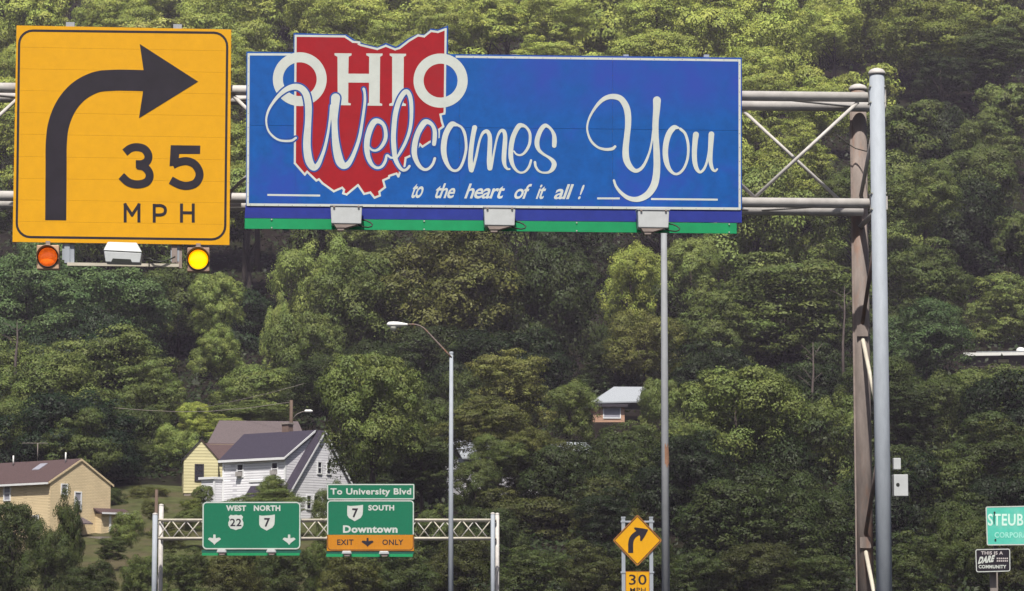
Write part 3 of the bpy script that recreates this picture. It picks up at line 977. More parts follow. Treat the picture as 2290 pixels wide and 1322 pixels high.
    for k, (strokes, ol_) in enumerate(glyphs):
        if ol_:
            m = MB()
            for j, st in enumerate(strokes):
                stroke(m, W, st, .020 + .0035 * j, extra=7.0)
            m.build('letter_outline', M['blue_rim'], t)
        m = MB()
        for j, st in enumerate(strokes):
            stroke(m, W, st, .028 + .0035 * j)
        m.build('letter', M['print_white'], t)
    # tag line and rules
    z7 = lambda x, y: (900 + x / 5.452, 400 + y / 5.452)
    m = MB()
    for body, x0, y0, x1, y1 in (('to', 85, 58, 288, 236), ('the', 372, 55, 682, 238), ('heart', 752, 58, 1278, 242), ('of', 1345, 62, 1582, 246), ('it', 1622, 70, 1775, 248), ('all', 1838, 66, 2092, 250), ('!', 2135, 72, 2228, 250)):
        xa, ya = z7(x0, y0); xb, yb = z7(x1, y1)
        m = MB(); text(m, W, body, xa, ya, xb, yb, .004, bold=.018, shear=.36, sp=.92)
        m.build('tag_line_word', M['print_white'], t)
    for (x0, y0, x1, y1) in ((598, 436, 716, 437.5), (1335.5, 443.8, 1386, 443.9), (1456, 445.2, 1605, 446.6)):
        m = MB(); stroke(m, W, [(x0, y0, 4.2), (x1, y1, 4.2)], .004, smooth=False, caps=(False, False), rise=0)
        m.build('rule', M['print_white'], t)
    # floodlights along the lower edge
    names = ['leftmost of three grey box lights on the lower edge of the blue sign', 'middle of three grey box lights on the lower edge of the blue sign', 'rightmost of three grey box lights below the letter Y of the blue sign']
    for i, (x0, y0) in enumerate(((739, 458), (1082, 462), (1426, 467))):
        Lp = Plane(W.O + W.n * .30, YAW)
        q = thing('sign_light', Lp.pt(x0 + 35, y0 + 58), names[i], 'light fixture', 'box lights below the blue sign')
        m = MB()
        f_ = [Lp.pt(x0, y0), Lp.pt(x0 + 71, y0 + .8), Lp.pt(x0 + 69, y0 + 43), Lp.pt(x0 + 2, y0 + 42)]
        bk = [p - Lp.n * .24 for p in f_]
        m.hexa(f_, bk); m.build('housing', M['lampgrey'], q, bevel=.012)
        m = MB()
        f_ = [Lp.pt(x0 - 1, y0 - 1.5, .012), Lp.pt(x0 + 72.5, y0 - .7, .012), Lp.pt(x0 + 72.5, y0 + 3, .012), Lp.pt(x0 - 1, y0 + 2, .012)]
        m.hexa(f_, [p - Lp.n * .26 for p in f_]); m.build('lid', M['lampgrey'], q)
        m = MB()
        for xx in (x0 + 8, x0 + 63):
            p = Lp.pt(xx, y0 + 4, .004); m.tube([p, p + Lp.n * .02], .014, 8)
        m.build('latch', M['lampunder'], q)
        m = MB()
        f_ = [Lp.pt(x0 + 8, y0 + 43.5, -.01), Lp.pt(x0 + 60, y0 + 44, -.01), Lp.pt(x0 + 34, y0 + 51, -.01), Lp.pt(x0 + 13, y0 + 51, -.01)]
        m.hexa(f_, [p - Lp.n * .18 for p in f_])
        f_ = [Lp.pt(x0 + 14, y0 + 51.5, -.02), Lp.pt(x0 + 31, y0 + 51.5, -.02), Lp.pt(x0 + 30, y0 + 57, -.02), Lp.pt(x0 + 16, y0 + 57, -.02)]
        m.hexa(f_, [p - Lp.n * .12 for p in f_])
        m.build('bracket', M['lampunder'], q)
        m = MB()
        a0, a1 = Lp.pt(x0 + 24, y0 + 54, -.06), Lp.pt(x0 + 24, y0 + 50, -.32)
        m.tube([a0, a1], .02, 8); m.build('arm', M['lampunder'], q)
        m = MB()
        loop = [(62, 45), (72, 49), (84, 50.5), (92, 48.5), (94, 44.5), (89, 39.5), (80, 35.5), (69, 33.5)]
        m.tube([Lp.pt(x0 + x, y0 + y, -.04 - .015 * k) for k, (x, y) in enumerate(loop)], .010, 8)
        m.build('cable', M['cable'], q)
    m = MB()
    m.tube([W.pt(x, y, -.03 + .01 * k) for k, (x, y) in enumerate([(1610, 523), (1622, 530), (1636, 534), (1646, 530), (1653, 523), (1660, 515), (1650, 510)])], .010, 6)
    m.build('loose_cable', M['cable'], t)


build_blue_sign()


# ------------------------------------------------------------------ street lamps
def build_lamps():
    Y = 112
    base = at(1008, 1322, Y); base = Vector((base.x, Y, gz(base.x, Y)))
    t = thing('street_lamp', base, 'tall street lamp with rusty curved arm and white head reaching left', 'street lamp')
    top = at(1011, 788, Y)
    MB().tube([base, Vector((base.x, Y, (top.z + base.z) / 2)), Vector((base.x, Y, top.z))], [.115, .092, .072], 16).build('pole', M['galv'], t)
    z = lambda x, y: (840 + x / 8.264, 690 + y / 8.264)
    arm = [(1405, 905), (1310, 810), (1200, 690), (1080, 565), (980, 455), (900, 372), (820, 322), (740, 298), (660, 292), (590, 298)]
    MB().tube([at(*z(x, y), Y - .05) for x, y in arm], [.035] * 5 + [.032] * 5, 10).build('arm', M['rust_arm'], t)
    MB().lathe((base.x, Y, top.z), [(.078, -.08), (.085, 0), (.06, .02), (.01, .03)], 14).build('cap', M['galv'], t)
    sc_ = Y / F_PX
    a, b = at(*z(205, 300), Y), at(*z(605, 302), Y)
    hd = MB()
    prof = [(0, .01), (.03, .08), (.1, .12), (.3, .135), (.5, .13), (.8, .085), (.95, .06), (1, .03)]
    n = 14
    vs, fs = [], []
    for u, r_ in prof:
        c = a.lerp(b, u)
        for k in range(n):
            an = 2 * math.pi * k / n
            zz = math.sin(an) * r_ * (.95 if math.sin(an) > 0 else .75)
            vs.append(c + Vector((0, math.cos(an) * r_ * 1.25, zz)))
    fs = [(i * n + k, i * n + (k + 1) % n, (i + 1) * n + (k + 1) % n, (i + 1) * n + k) for i in range(len(prof) - 1) for k in range(n)]
    hd.add(vs, fs, True)
    hd.build('lamp_head', M['lampwhite'], t)
    bowl = MB()
    c = at(*z(330, 345), Y)
    bowl.lathe(c, [(.002, -.145), (.06, -.135), (.11, -.10), (.145, -.04), (.155, .02)], 20)
    bowl.build('lens', M['glassbowl'], t)
    # second pole, passing behind the blue sign
    Y = 66
    b2 = at(1489, 1322, Y); b2 = Vector((b2.x, Y, gz(b2.x, Y)))
    t = thing('light_pole', b2, 'plain grey steel pole with a rust streak rising behind the blue sign', 'pole')
    tp = at(1491, 300, Y)
    m = mat('galvanised_pole_with_rust', (0.27, 0.28, 0.30), 0.75, metal=0, var=.12, scale=6, second=(0.30, 0.16, 0.09), second_amt=-.05, second_scale=.8, stretch=(1, 1, .5))
    MB().tube([b2, Vector((b2.x, Y, (b2.z + tp.z) / 2)), Vector((b2.x + .01, Y, tp.z))], [.1, .085, .062], 18).build('shaft', m, t)
    st = MB()
    za, zb_ = at(1489, 1042, Y).z, at(1489, 996, Y).z
    vs = []
    for i in range(7):
        u = i / 6
        for k in range(9):
            a = R(-100 + 95 * k / 8 * (1 - .55 * abs(u - .35)))
            vs.append((b2.x + .004 + .0905 * math.cos(a), Y + .0905 * math.sin(a), za + (zb_ - za) * u + .05 * math.sin(k * 1.3)))
    st.add(vs, [(i * 9 + k, i * 9 + k + 1, (i + 1) * 9 + k + 1, (i + 1) * 9 + k) for i in range(6) for k in range(8)], True)
    st.build('rust_patch', mat('orange_rust', (0.30, 0.16, 0.10), .8, var=.3, scale=6), t)
    MB().lathe((b2.x + .01, Y, tp.z), [(.066, -.02), (.07, .01), (.03, .03), (.005, .035)], 14).build('cap', M['galv'], t)
    # wooden utility pole with a small lamp behind the white house
    Y = 243
    b3 = at(651, 960, Y); b3 = Vector((b3.x, Y, gz(b3.x, Y)))
    t = thing('utility_pole', b3, 'dark wooden utility pole with small white lamp behind the white house roof', 'utility pole')
    tp = at(651, 895, Y)
    MB().tube([b3, Vector((b3.x, Y, tp.z))], [.18, .14], 10).build('pole', M['wood'], t)
    MB().tube([at(652, 940, Y), at(664, 926, Y), at(676, 921, Y), at(684, 920, Y)], .03, 8).build('arm', M['greywood'], t)
    a = at(690, 919.5, Y)
    MB().tube([a + Vector((-.36, 0, 0)), a + Vector((-.25, 0, 0)), a + Vector((.2, 0, 0)), a + Vector((.36, 0, 0))], [.05, .13, .13, .05], 10).build('lamp_head', M['lampwhite'], t)
    # dark pole behind the far gantry, left
    Y = 178
    b4 = at(348, 1250, Y); b4 = Vector((b4.x, Y, gz(b4.x, Y)))
    t = thing('utility_pole', b4, 'short dark wooden pole standing behind the left end of the far gantry', 'utility pole')
    MB().tube([b4, Vector((b4.x, Y, at(348, 1095, Y).z))], [.13, .10], 10).build('pole', M['wood'], t)
    # wires
    w = MB()
    P = [at(250, 912, 240), at(330, 918, 241), at(400, 921, 242), at(470, 920, 243), at(560, 912, 243), at(651, 899, 243)]
    w.tube(P, .022, 5)
    tag(w.build('power_line', M['greywood']), 'thin grey wire sagging over the bushes above the small cream house', 'wire')
    w = MB()
    P = [at(440, 914, 252), at(520, 898, 250), at(600, 880, 248), at(680, 858, 246)]
    w.tube(P, .018, 5)
    tag(w.build('power_line', M['greywood']), 'thin wire rising to the right above the taupe roof', 'wire')


build_lamps()


# ------------------------------------------------------------------ far gantry and its signs
FY = 160.0
FG = Plane((0, FY, 0), 0.0)


def arrow_down(m, pl, cx, cy, s, lift):
    pts = [(-.11, -.52), (.11, -.52), (.13, -.14), (.50, -.22), (.52, -.14), (.06, .46), (0, .54), (-.06, .46), (-.52, -.14), (-.50, -.22), (-.13, -.14)]
    polypx(m, pl, [(cx + x * s, cy + y * s) for x, y in pts], lift)


def shield_us(m, pl, cx, cy, s, lift):
    pts = [(0, .50), (.14, .44), (.34, .40), (.48, .20), (.49, .0), (.40, -.20), (.47, -.36), (.34, -.50), (.18, -.46), (0, -.50), (-.18, -.46), (-.34, -.50), (-.47, -.36), (-.40, -.20), (-.49, 0), (-.48, .20), (-.34, .40), (-.14, .44)]
    polypx(m, pl, [(cx + x * s, cy + y * s) for x, y in pts], lift)


def shield_oh(m, pl, cx, cy, s, lift):
    pts = [(-.48, -.46), (-.30, -.42), (0, -.44), (.28, -.46), (.50, -.50), (.49, -.1), (.46, .14), (.34, .32), (.12, .44), (-.02, .52), (-.16, .44), (-.38, .32), (-.48, .16), (-.49, -.1)]
    polypx(m, pl, [(cx + x * s, cy + y * s) for x, y in pts], lift)


def build_far_gantry():
    base = Vector((at(725, 1300, FY).x, FY, gz(0, FY)))
    g = thing('sign_gantry', base, 'smaller distant pale tubular gantry carrying two green direction signs', 'gantry')
    TD = 1.5
    h = lambda py: at(725, py, FY).z
    zt, zb = h(1163), h(1204)
    X = lambda px, d=0: at(px, 1180, FY + d).x
    r = .072
    for z in (zt, zb):
        for d in (0, TD):
            MB().tube([(X(352), FY + d, z), (X(725) , FY + d, z)], r, 12).build('chord', M['brace'], g)
            MB().tube([(X(725.5), FY + d, z), (X(1110), FY + d, z)], r, 12).build('chord', M['brace'], g)
    for px in (718, 730):
        for z in (zt, zb):
            MB().tube([(X(px) - .03, FY, z), (X(px) + .03, FY, z)], .105, 12).build('flange', M['brace'], g)
    for px, d, w, py0 in ((346.5, -.25, .14, 1150), (360, TD + .2, .135, 1130), (1102, -.25, .115, 1149), (1112, TD + .2, .115, 1150)):
        x = X(px, d)
        zt_ = at(px, py0, FY + d).z
        MB().tube([(x, FY + d, 0.3), (x, FY + d, zt_)], w, 14).build('post', M['galv'] if d < 0 else M['chord'], g)
        MB().lathe((x, FY + d, zt_), [(w + .01, -.02), (w + .01, .03), (w * .5, .07), (.01, .08)], 12).build('cap', M['chord'], g)
    z2 = lambda py: at(725, py, FY).z
    for (xa, xb) in ((346.5, 360), (1102, 1112)):
        for (ya, yb) in ((1320, 1270), (1330, 1380)):
            MB().tube([(X(xa, -.1), FY, z2(ya)), (X(xb, TD), FY + TD, z2(yb))], .05, 8).build('brace', M['brace'], g)
    x, top, st = 1098.0, True, 32.5
    while x > 356:
        nx = max(x - st, 354)
        a, b = (zt, zb) if top else (zb, zt)
        MB().tube([(X(x), FY, a), (X(nx), FY, b)], .034, 8).build('diagonal', M['brace'], g)
        MB().tube([(X(x - 6), FY + TD, b), (X(nx - 6), FY + TD, a)], .03, 8).build('diagonal', M['chord'], g)
        x, top = nx, not top
    # --- signs
    F1 = Plane((0, FY - .35, 0), 0.0)
    t = thing('direction_sign', F1.pt(562, 1240), 'green overhead sign reading WEST 22 and NORTH 7 with two arrows', 'road sign')
    m = MB(); m.prism([F1.pt(x, y) for x, y in rrect([(452.5, 1122), (672.5, 1122), (672, 1229), (452, 1229)], 10)], Vector((0, .06, 0))); m.build('panel', M['green'], t)
    m = MB(); frame_ring(m, F1, [(453, 1122.5), (672, 1122.5), (671.5, 1228.5), (452.6, 1228.5)], 9.5, 2.6, .006); m.build('border', M['print_white'], t)
    m = MB(); slab(m, F1, [(451, 1229.5), (673, 1229.5), (673, 1236.5), (451, 1236.5)], -.04, .05); m.build('lower_strip', M['green_dark'], t)
    m = MB(); slab(m, F1, [(451.5, 1236.8), (670, 1236.8), (670, 1242.5), (451.5, 1242.5)], -.01, .05); m.build('walkway_edge', M['green_strip'], t)
    for body, x0, x1 in (('WEST', 505.5, 550.5), ('NORTH', 567.5, 627)):
        m = MB(); text(m, F1, body, x0, 1130, x1, 1143, .008, bold=.045); m.build('lettering', M['print_white'], t)
    m = MB(); shield_us(m, F1, 527.5, 1168.5, 34.5, .008); s = m.build('route_shield', M['print_white'], t)
    m = MB(); text(m, F1, '22', 514.5, 1160, 540, 1177, .014, bold=.02); m.build('lettering', M['black'], s)
    m = MB(); shield_oh(m, F1, 597, 1168.5, 35.5, .008); s = m.build('route_shield', M['print_white'], t)
    m = MB(); text(m, F1, '7', 591, 1158.5, 604, 1178.5, .014, bold=.03); m.build('lettering', M['black'], s)
    for cx in (479.5, 646.5):
        m = MB(); arrow_down(m, F1, cx, 1207, 22, .008); segs(m, F1, [(cx - 12, 1205.5), (cx, 1214.5)], 4, .010); segs(m, F1, [(cx + 12, 1205.5), (cx, 1214.5)], 4, .012); m.build('arrow', M['print_white'], t)
    t = thing('direction_sign', F1.pt(828, 1240), 'green overhead sign reading 7 SOUTH Downtown above an amber EXIT ONLY band', 'road sign')
    m = MB(); slab(m, F1, [(731, 1082), (927, 1082), (927, 1117.5), (731, 1117.5)], .01, .06); m.build('header_panel', M['green'], t)
    m = MB(); frame_ring(m, F1, [(731.5, 1082.5), (926.5, 1082.5), (926.5, 1117), (731.5, 1117)], 2.5, 2.4, .016); m.build('border', M['print_white'], t)
    m = MB(); text(m, F1, 'To University Blvd', 739, 1092, 919.5, 1110.5, .018, bold=.03); m.build('lettering', M['print_white'], t)
    m = MB(); m.prism([F1.pt(x, y) for x, y in rrect([(731, 1118.6), (926, 1118.6), (925.5, 1196), (731.3, 1196)], 7)[:14] + [(925.5, 1196), (731.3, 1196)]], Vector((0, .06, 0))); m.build('panel', M['green'], t)
    m = MB()
    o = rrect([(731.6, 1119), (925.6, 1119), (925.2, 1196), (731.6, 1196)], 8)[:14]
    q = rrect([(734, 1121.4), (923.2, 1121.4), (923, 1196), (734, 1196)], 6)[:14]
    o = [(731.6, 1195.5)] + o + [(925.2, 1195.5)]; q = [(734, 1195.5)] + q + [(923, 1195.5)]
    n = len(o)
    m.add([F1.pt(x, y, .006) for x, y in o] + [F1.pt(x, y, .006) for x, y in q], [(i, i + 1, n + i + 1, n + i) for i in range(n - 1)])
    m.build('border', M['print_white'], t)
    m = MB(); slab(m, F1, [(731.4, 1196.3), (925.4, 1196.3), (925.8, 1232), (731, 1232)], .0, .06); m.build('exit_band', M['amber'], t)
    m = MB()
    o = [(733, 1197)] + rrect([(733, 1197), (924, 1197), (924, 1230), (733, 1230)], 8)[14:] + [(733, 1197)]
    stroke(m, F1, [(x, y, 1.4) for x, y in [(924, 1197)] + rrect([(733, 1197), (924, 1197), (924, 1230), (733, 1230)], 8)[14:] + [(733, 1197)]], .006, smooth=False, caps=(False, False), rise=.001)
    m.build('border', M['black'], t)
    m = MB(); shield_oh(m, F1, 794, 1147, 36, .008); s = m.build('route_shield', M['print_white'], t)
    m = MB(); text(m, F1, '7', 787.5, 1137, 801, 1157.5, .014, bold=.03); m.build('lettering', M['black'], s)
    m = MB(); text(m, F1, 'SOUTH', 823.5, 1129.5, 881.5, 1142, .008, bold=.04); m.build('lettering', M['print_white'], t)
    m = MB(); text(m, F1, 'Downtown', 767, 1175, 889, 1192, .008, bold=.04); m.build('lettering', M['print_white'], t)
    m = MB(); text(m, F1, 'EXIT', 754, 1206.5, 790.5, 1219, .008, bold=.02); m.build('lettering', M['black'], t)
    m = MB(); text(m, F1, 'ONLY', 855, 1206.5, 902, 1219, .008, bold=.02); m.build('lettering', M['black'], t)
    m = MB(); arrow_down(m, F1, 822, 1213, 19, .008); segs(m, F1, [(811, 1211.5), (822, 1219)], 4, .010); segs(m, F1, [(833, 1211.5), (822, 1219)], 4, .012); m.build('arrow', M['black'], t)
    m = MB(); slab(m, F1, [(730, 1232.5), (926, 1232.5), (926, 1238.5), (730, 1238.5)], -.04, .05); m.build('lower_strip', M['green_dark'], t)
    m = MB(); slab(m, F1, [(729.5, 1238.8), (923, 1238.8), (923, 1245.5), (729.5, 1245.5)], -.01, .05); m.build('walkway_edge', M['green_strip'], t)
    L = Plane((0, FY - .9, 0), 0)
    for i, (x0, x1, y, lb) in enumerate(((484, 506, 1229, 'small grey lamp below the left arrow of the WEST NORTH sign'), (595, 617, 1229, 'small grey lamp below the right half of the WEST NORTH sign'),
                                         (764, 786, 1232, 'small grey lamp below the word EXIT on the Downtown sign'), (847, 870, 1232.5, 'small grey lamp below the word ONLY on the Downtown sign'))):
        q = thing('sign_light', L.pt((x0 + x1) / 2, y + 13), lb, 'light fixture', 'lamps below the distant green signs')
        m = MB(); slab(m, L, [(x0 + 2, y), (x1 - 2, y), (x1, y + 7), (x0, y + 7)], 0, .5); m.build('housing', M['lampgrey'], q, bevel=.03)
        m = MB(); slab(m, L, [(x0 + 4, y + 7.2), (x1 - 1, y + 7.2), (x1 - 5, y + 12), (x0 + 7, y + 12)], -.05, .4); m.build('bracket', M['lampunder'], q)
        m = MB(); m.tube([L.pt((x0 + x1) / 2, y + 9, -.3), L.pt((x0 + x1) / 2, y + 9, -.8)], .04, 6); m.build('arm', M['lampunder'], q)


build_far_gantry()


# ------------------------------------------------------------------ roadside signs
def build_roadside():
    Y = 98
    P = Plane((0, Y, 0), 0)
    bx = at(1426, 1300, Y).x
    t = thing('curve_sign', (bx, Y, gz(bx, Y)), 'yellow diamond sign with bent black arrow above a 30 MPH plate on two posts', 'road sign')
    for px in (1394.2, 1456.4):
        x = at(px, 1250, Y + .08).x
        z1 = at(px, 1159, Y + .08).z
        MB().box((x, Y + .08, (z1 + gz(bx, Y)) / 2), (.125, .09, z1 - gz(bx, Y))).build('post', M['galv'], t)
        MB().box((x, Y + .08, z1 + .025), (.145, .11, .05)).build('cap', M['galv'], t)
    for py in (1166.5, 1280):
        m = MB(); slab(m, P, [(1388, py - 2), (1463, py - 2), (1463, py + 2), (1388, py + 2)], -.02, .03); m.build('crossbar', M['galv'], t)
    cx, cy = 1425.5, 1208.5
    hw, hh = 55.5, 58
    dia = [(cx, cy - hh), (cx + hw, cy), (cx, cy + hh), (cx - hw, cy)]
    m = MB(); m.prism([P.pt(x, y) for x, y in rrect(dia, 4)], Vector((0, .018, 0))); m.build('panel', M['yellow'], t)
    rim = mat('brown_edge_print', (0.33, 0.13, 0.03), .5)
    m = MB(); frame_ring(m, P, dia, 4, 1.8, .004); m.build('edge_trim', rim, t)
    d2 = [(cx, cy - hh + 3.2), (cx + hw - 3.0, cy), (cx, cy + hh - 3.2), (cx - hw + 3.0, cy)]
    m = MB(); frame_ring(m, P, d2, 3, 1.5, .004); m.build('border', M['black'], t)
    z = lambda x, y: (1340 + x / 6.885, 1130 + y / 6.885)
    m = MB()
    stroke(m, P, [(*z(x, y), 78 / 6.885) for x, y in ((485, 735), (485, 660), (485, 590), (500, 520), (540, 465), (590, 430), (640, 390))], .004, caps=(False, False))
    polypx(m, P, [z(*q) for q in ((536, 345), (560, 342), (660, 355), (750, 372), (748, 392), (700, 480), (655, 550), (630, 548), (630, 480), (610, 440), (580, 400), (540, 365))], .009)
    m.build('arrow', M['black'], t)
    for q in ([(1399, 1277.5), (1424.6, 1277.5), (1424.6, 1332), (1399, 1332)], [(1425.2, 1277.5), (1452.5, 1277.5), (1452.5, 1332), (1425.2, 1332)]):
        m = MB(); slab(m, P, q, .0, .018); m.build('plate', M['yellow'], t)
    m = MB(); stroke(m, P, [(1399, 1278, 1.3), (1452.5, 1278, 1.3)], .005, smooth=False, caps=(False, False)); stroke(m, P, [(1399.6, 1279, 1.2), (1399.6, 1331, 1.2)], .005, smooth=False, caps=(False, False)); stroke(m, P, [(1452, 1279, 1.2), (1452, 1331, 1.2)], .005, smooth=False, caps=(False, False)); m.build('edge_trim', rim, t)
    m = MB(); text(m, P, '30', 1406.5, 1285, 1446, 1308, .004, bold=.008); m.build('numeral', M['black'], t)
    m = MB(); text(m, P, 'MPH', 1409, 1314.5, 1444, 1324.5, .004, bold=.01); m.build('lettering', M['black'], t)

    Y = 72
    P = Plane((0, Y, 0), R(-1))
    bx = at(2290, 1300, Y).x
    t = thing('town_sign', (bx, Y, gz(bx, Y)), 'faded teal town sign reading STEUBENVILLE cut off by the right edge', 'road sign')
    c4 = [(2204, 1133), (2402, 1129), (2402, 1218), (2207, 1220)]
    m = MB(); m.prism([P.pt(x, y) for x, y in rrect(c4, 4)], -P.n * .02); m.build('panel', M['teal'], t)
    m = MB(); frame_ring(m, P, c4, 4, 2.4, .004); m.build('border', M['print_white'], t)
    fade = mat('faded_print', (0.60, 0.82, 0.74), .6, var=.12, scale=5)
    m = MB(); text(m, P, 'STEUBENVILLE', 2209, 1149, 2392, 1176, .004, bold=.02); m.build('lettering', fade, t)
    fade2 = mat('worn_print', (0.30, 0.70, 0.60), .6, var=.12, scale=5)
    m = MB(); text(m, P, 'CORPORATION LIMIT', 2224, 1190, 2380, 1203, .004, bold=.03); m.build('lettering', fade2, t)
    for (xx, yy) in ((2224, 1146), (2226, 1207)):
        p = P.pt(xx, yy, .002); m = MB(); m.tube([p, p + P.n * .02], .022, 8); m.build('bolt', M['cable'], t)
    st = mat('rust_streak', (0.02, 0.16, 0.13), .7)
    m = MB(); stroke(m, P, [(2224, 1148, 3), (2223, 1160, 4), (2223.5, 1172, 2)], .006, caps=(True, True)); m.build('stain', st, t)
    for px in (2226, 2380):
        x = at(px, 1250, Y + .1).x
        MB().box((x, Y + .1, (P.pt(px, 1135).z + gz(x, Y)) / 2), (.09, .09, P.pt(px, 1135).z - gz(x, Y))).build('post', M['greywood'], t)
    Y = 70
    P = Plane((0, Y, 0), R(-1))
    bx = at(2220, 1300, Y).x
    t = thing('community_sign', (bx, Y, gz(bx, Y)), 'small black sign with white border reading THIS IS A DARE COMMUNITY', 'road sign')
    c4 = [(2180, 1227.5), (2260, 1226), (2260.5, 1279), (2182, 1281)]
    m = MB(); m.prism([P.pt(x, y) for x, y in rrect(c4, 5)], -P.n * .015); m.build('panel', M['black'], t)
    m = MB(); frame_ring(m, P, [(2181, 1228.5), (2259, 1227), (2259.5, 1278), (2183, 1280)], 5, 2.0, .004); m.build('border', M['print_white'], t)
    gw = mat('greyed_print', (0.50, 0.46, 0.46), .6)
    m = MB(); text(m, P, 'THIS IS A', 2194, 1233, 2243, 1240.5, .004, bold=.03); m.build('lettering', gw, t)
    m = MB(); text(m, P, 'DARE', 2186.5, 1245.5, 2226, 1261.5, .004, bold=.06, shear=.3, slope=-.12); m.build('lettering', M['print_white'], t)
    m = MB()
    for q in (1249, 1254.5):
        for k in range(6):
            x = 2229 + k * 4.4
            stroke(m, P, [(x, q, 3.2), (x + 3.1, q, 3.2)], .004, smooth=False, caps=(False, False))
    tag(m.build('small_lettering', gw, t), kind='stuff')
    m = MB(); text(m, P, 'COMMUNITY', 2188.5, 1263.5, 2250.5, 1271.5, .004, bold=.04); m.build('lettering', M['print_white'], t)
    x = at(2220.5, 1300, Y + .08).x
    zt = P.pt(2220, 1232).z
    MB().box((x, Y + .07, (zt + gz(bx, Y)) / 2), (.15, .10, zt - gz(bx, Y))).build('post', M['greywood'], t)


build_roadside()


# ------------------------------------------------------------------ houses
class House:
    """local frame: near corner at (px, D); u runs left/back, v runs right/back"""
    def __init__(s, px, D, theta, label, name='house'):
        x = at(px, 1100, D).x
        s.o = Vector((x, D, 0))
        s.u = Vector((-math.sin(theta), math.cos(theta), 0))
        s.v = Vector((math.cos(theta), math.sin(theta), 0))
        s.root = thing(name, (x, D, gz(x, D)), label, 'house')

    def p(s, u, v, z):
        q = s.o + s.u * u + s.v * v
        return Vector((q.x, q.y, z))

    def z(s, py, u=0, v=0):
        q = s.o + s.u * u + s.v * v
        return at(CX, py, q.y).z

    def block(s, name, m, u0, u1, v0, v1, z0, z1):
        return MB().hexa([s.p(u0, v0, z0), s.p(u0, v1, z0), s.p(u0, v1, z1), s.p(u0, v0, z1)], [s.p(u1, v0, z0), s.p(u1, v1, z0), s.p(u1, v1, z1), s.p(u1, v0, z1)]).build(name, m, s.root)

    def poly3(s, name, m, pts, off, parent=None):
        return MB().prism([s.p(*q) for q in pts], off).build(name, m, parent or s.root)

    def gable_wall(s, m, u, v0, v1, z0, ze, zr, thick=.15):
        return s.poly3('gable_wall', m, [(u, v0, z0), (u, v1, z0), (u, v1, ze), (u, (v0 + v1) / 2, zr), (u, v0, ze)], s.u * thick)

    def slab4(s, name, m, q, t=.12, parent=None):
        """q: four (u, v, z); thickness downwards"""
        return s.poly3(name, m, q, Vector((0, 0, -t)), parent)

    def window(s, face, a0, a1, z0, z1, c, frame='trim', pane='pane', rails=1, ac=False):
        """face 'v': on wall v=c spanning u; 'u': on wall u=c spanning v"""
        if face == 'v':
            P = lambda a, z, d: s.p(a, c - d, z)
            n = -s.v
        else:
            P = lambda a, z, d: s.p(c - d, a, z)
            n = -s.u
        m = MB(); fw = .09
        def bar(x0, x1, y0, y1, d0, d1):
            m.hexa([P(x0, y0, d1), P(x1, y0, d1), P(x1, y1, d1), P(x0, y1, d1)], [P(x0, y0, d0), P(x1, y0, d0), P(x1, y1, d0), P(x0, y1, d0)])
        bar(a0 - fw, a0, z0 - fw, z1 + fw, 0.0, .06); bar(a1, a1 + fw, z0 - fw, z1 + fw, 0, .06)
        bar(a0, a1, z1, z1 + fw, 0, .055); bar(a0, a1, z0 - fw, z0, 0, .075)
        f = m.build('window', M[frame], s.root)
        m = MB()
        for k in range(rails):
            zz = z0 + (z1 - z0) * (k + 1) / (rails + 1)
            bar(a0, a1, zz - .03, zz + .03, 0.015, .045)
        if rails: m.build('sash_rail', M[frame], f)
        m = MB(); bar(a0, a1, z0, z1, .002, .012); m.build('pane', M[pane], f)
        if ac:
            m = MB(); bar(a0 + .04, a1 - .04, z0, z0 + (z1 - z0) * .38, .02, .32); m.build('air_conditioner', M['ac'], f)


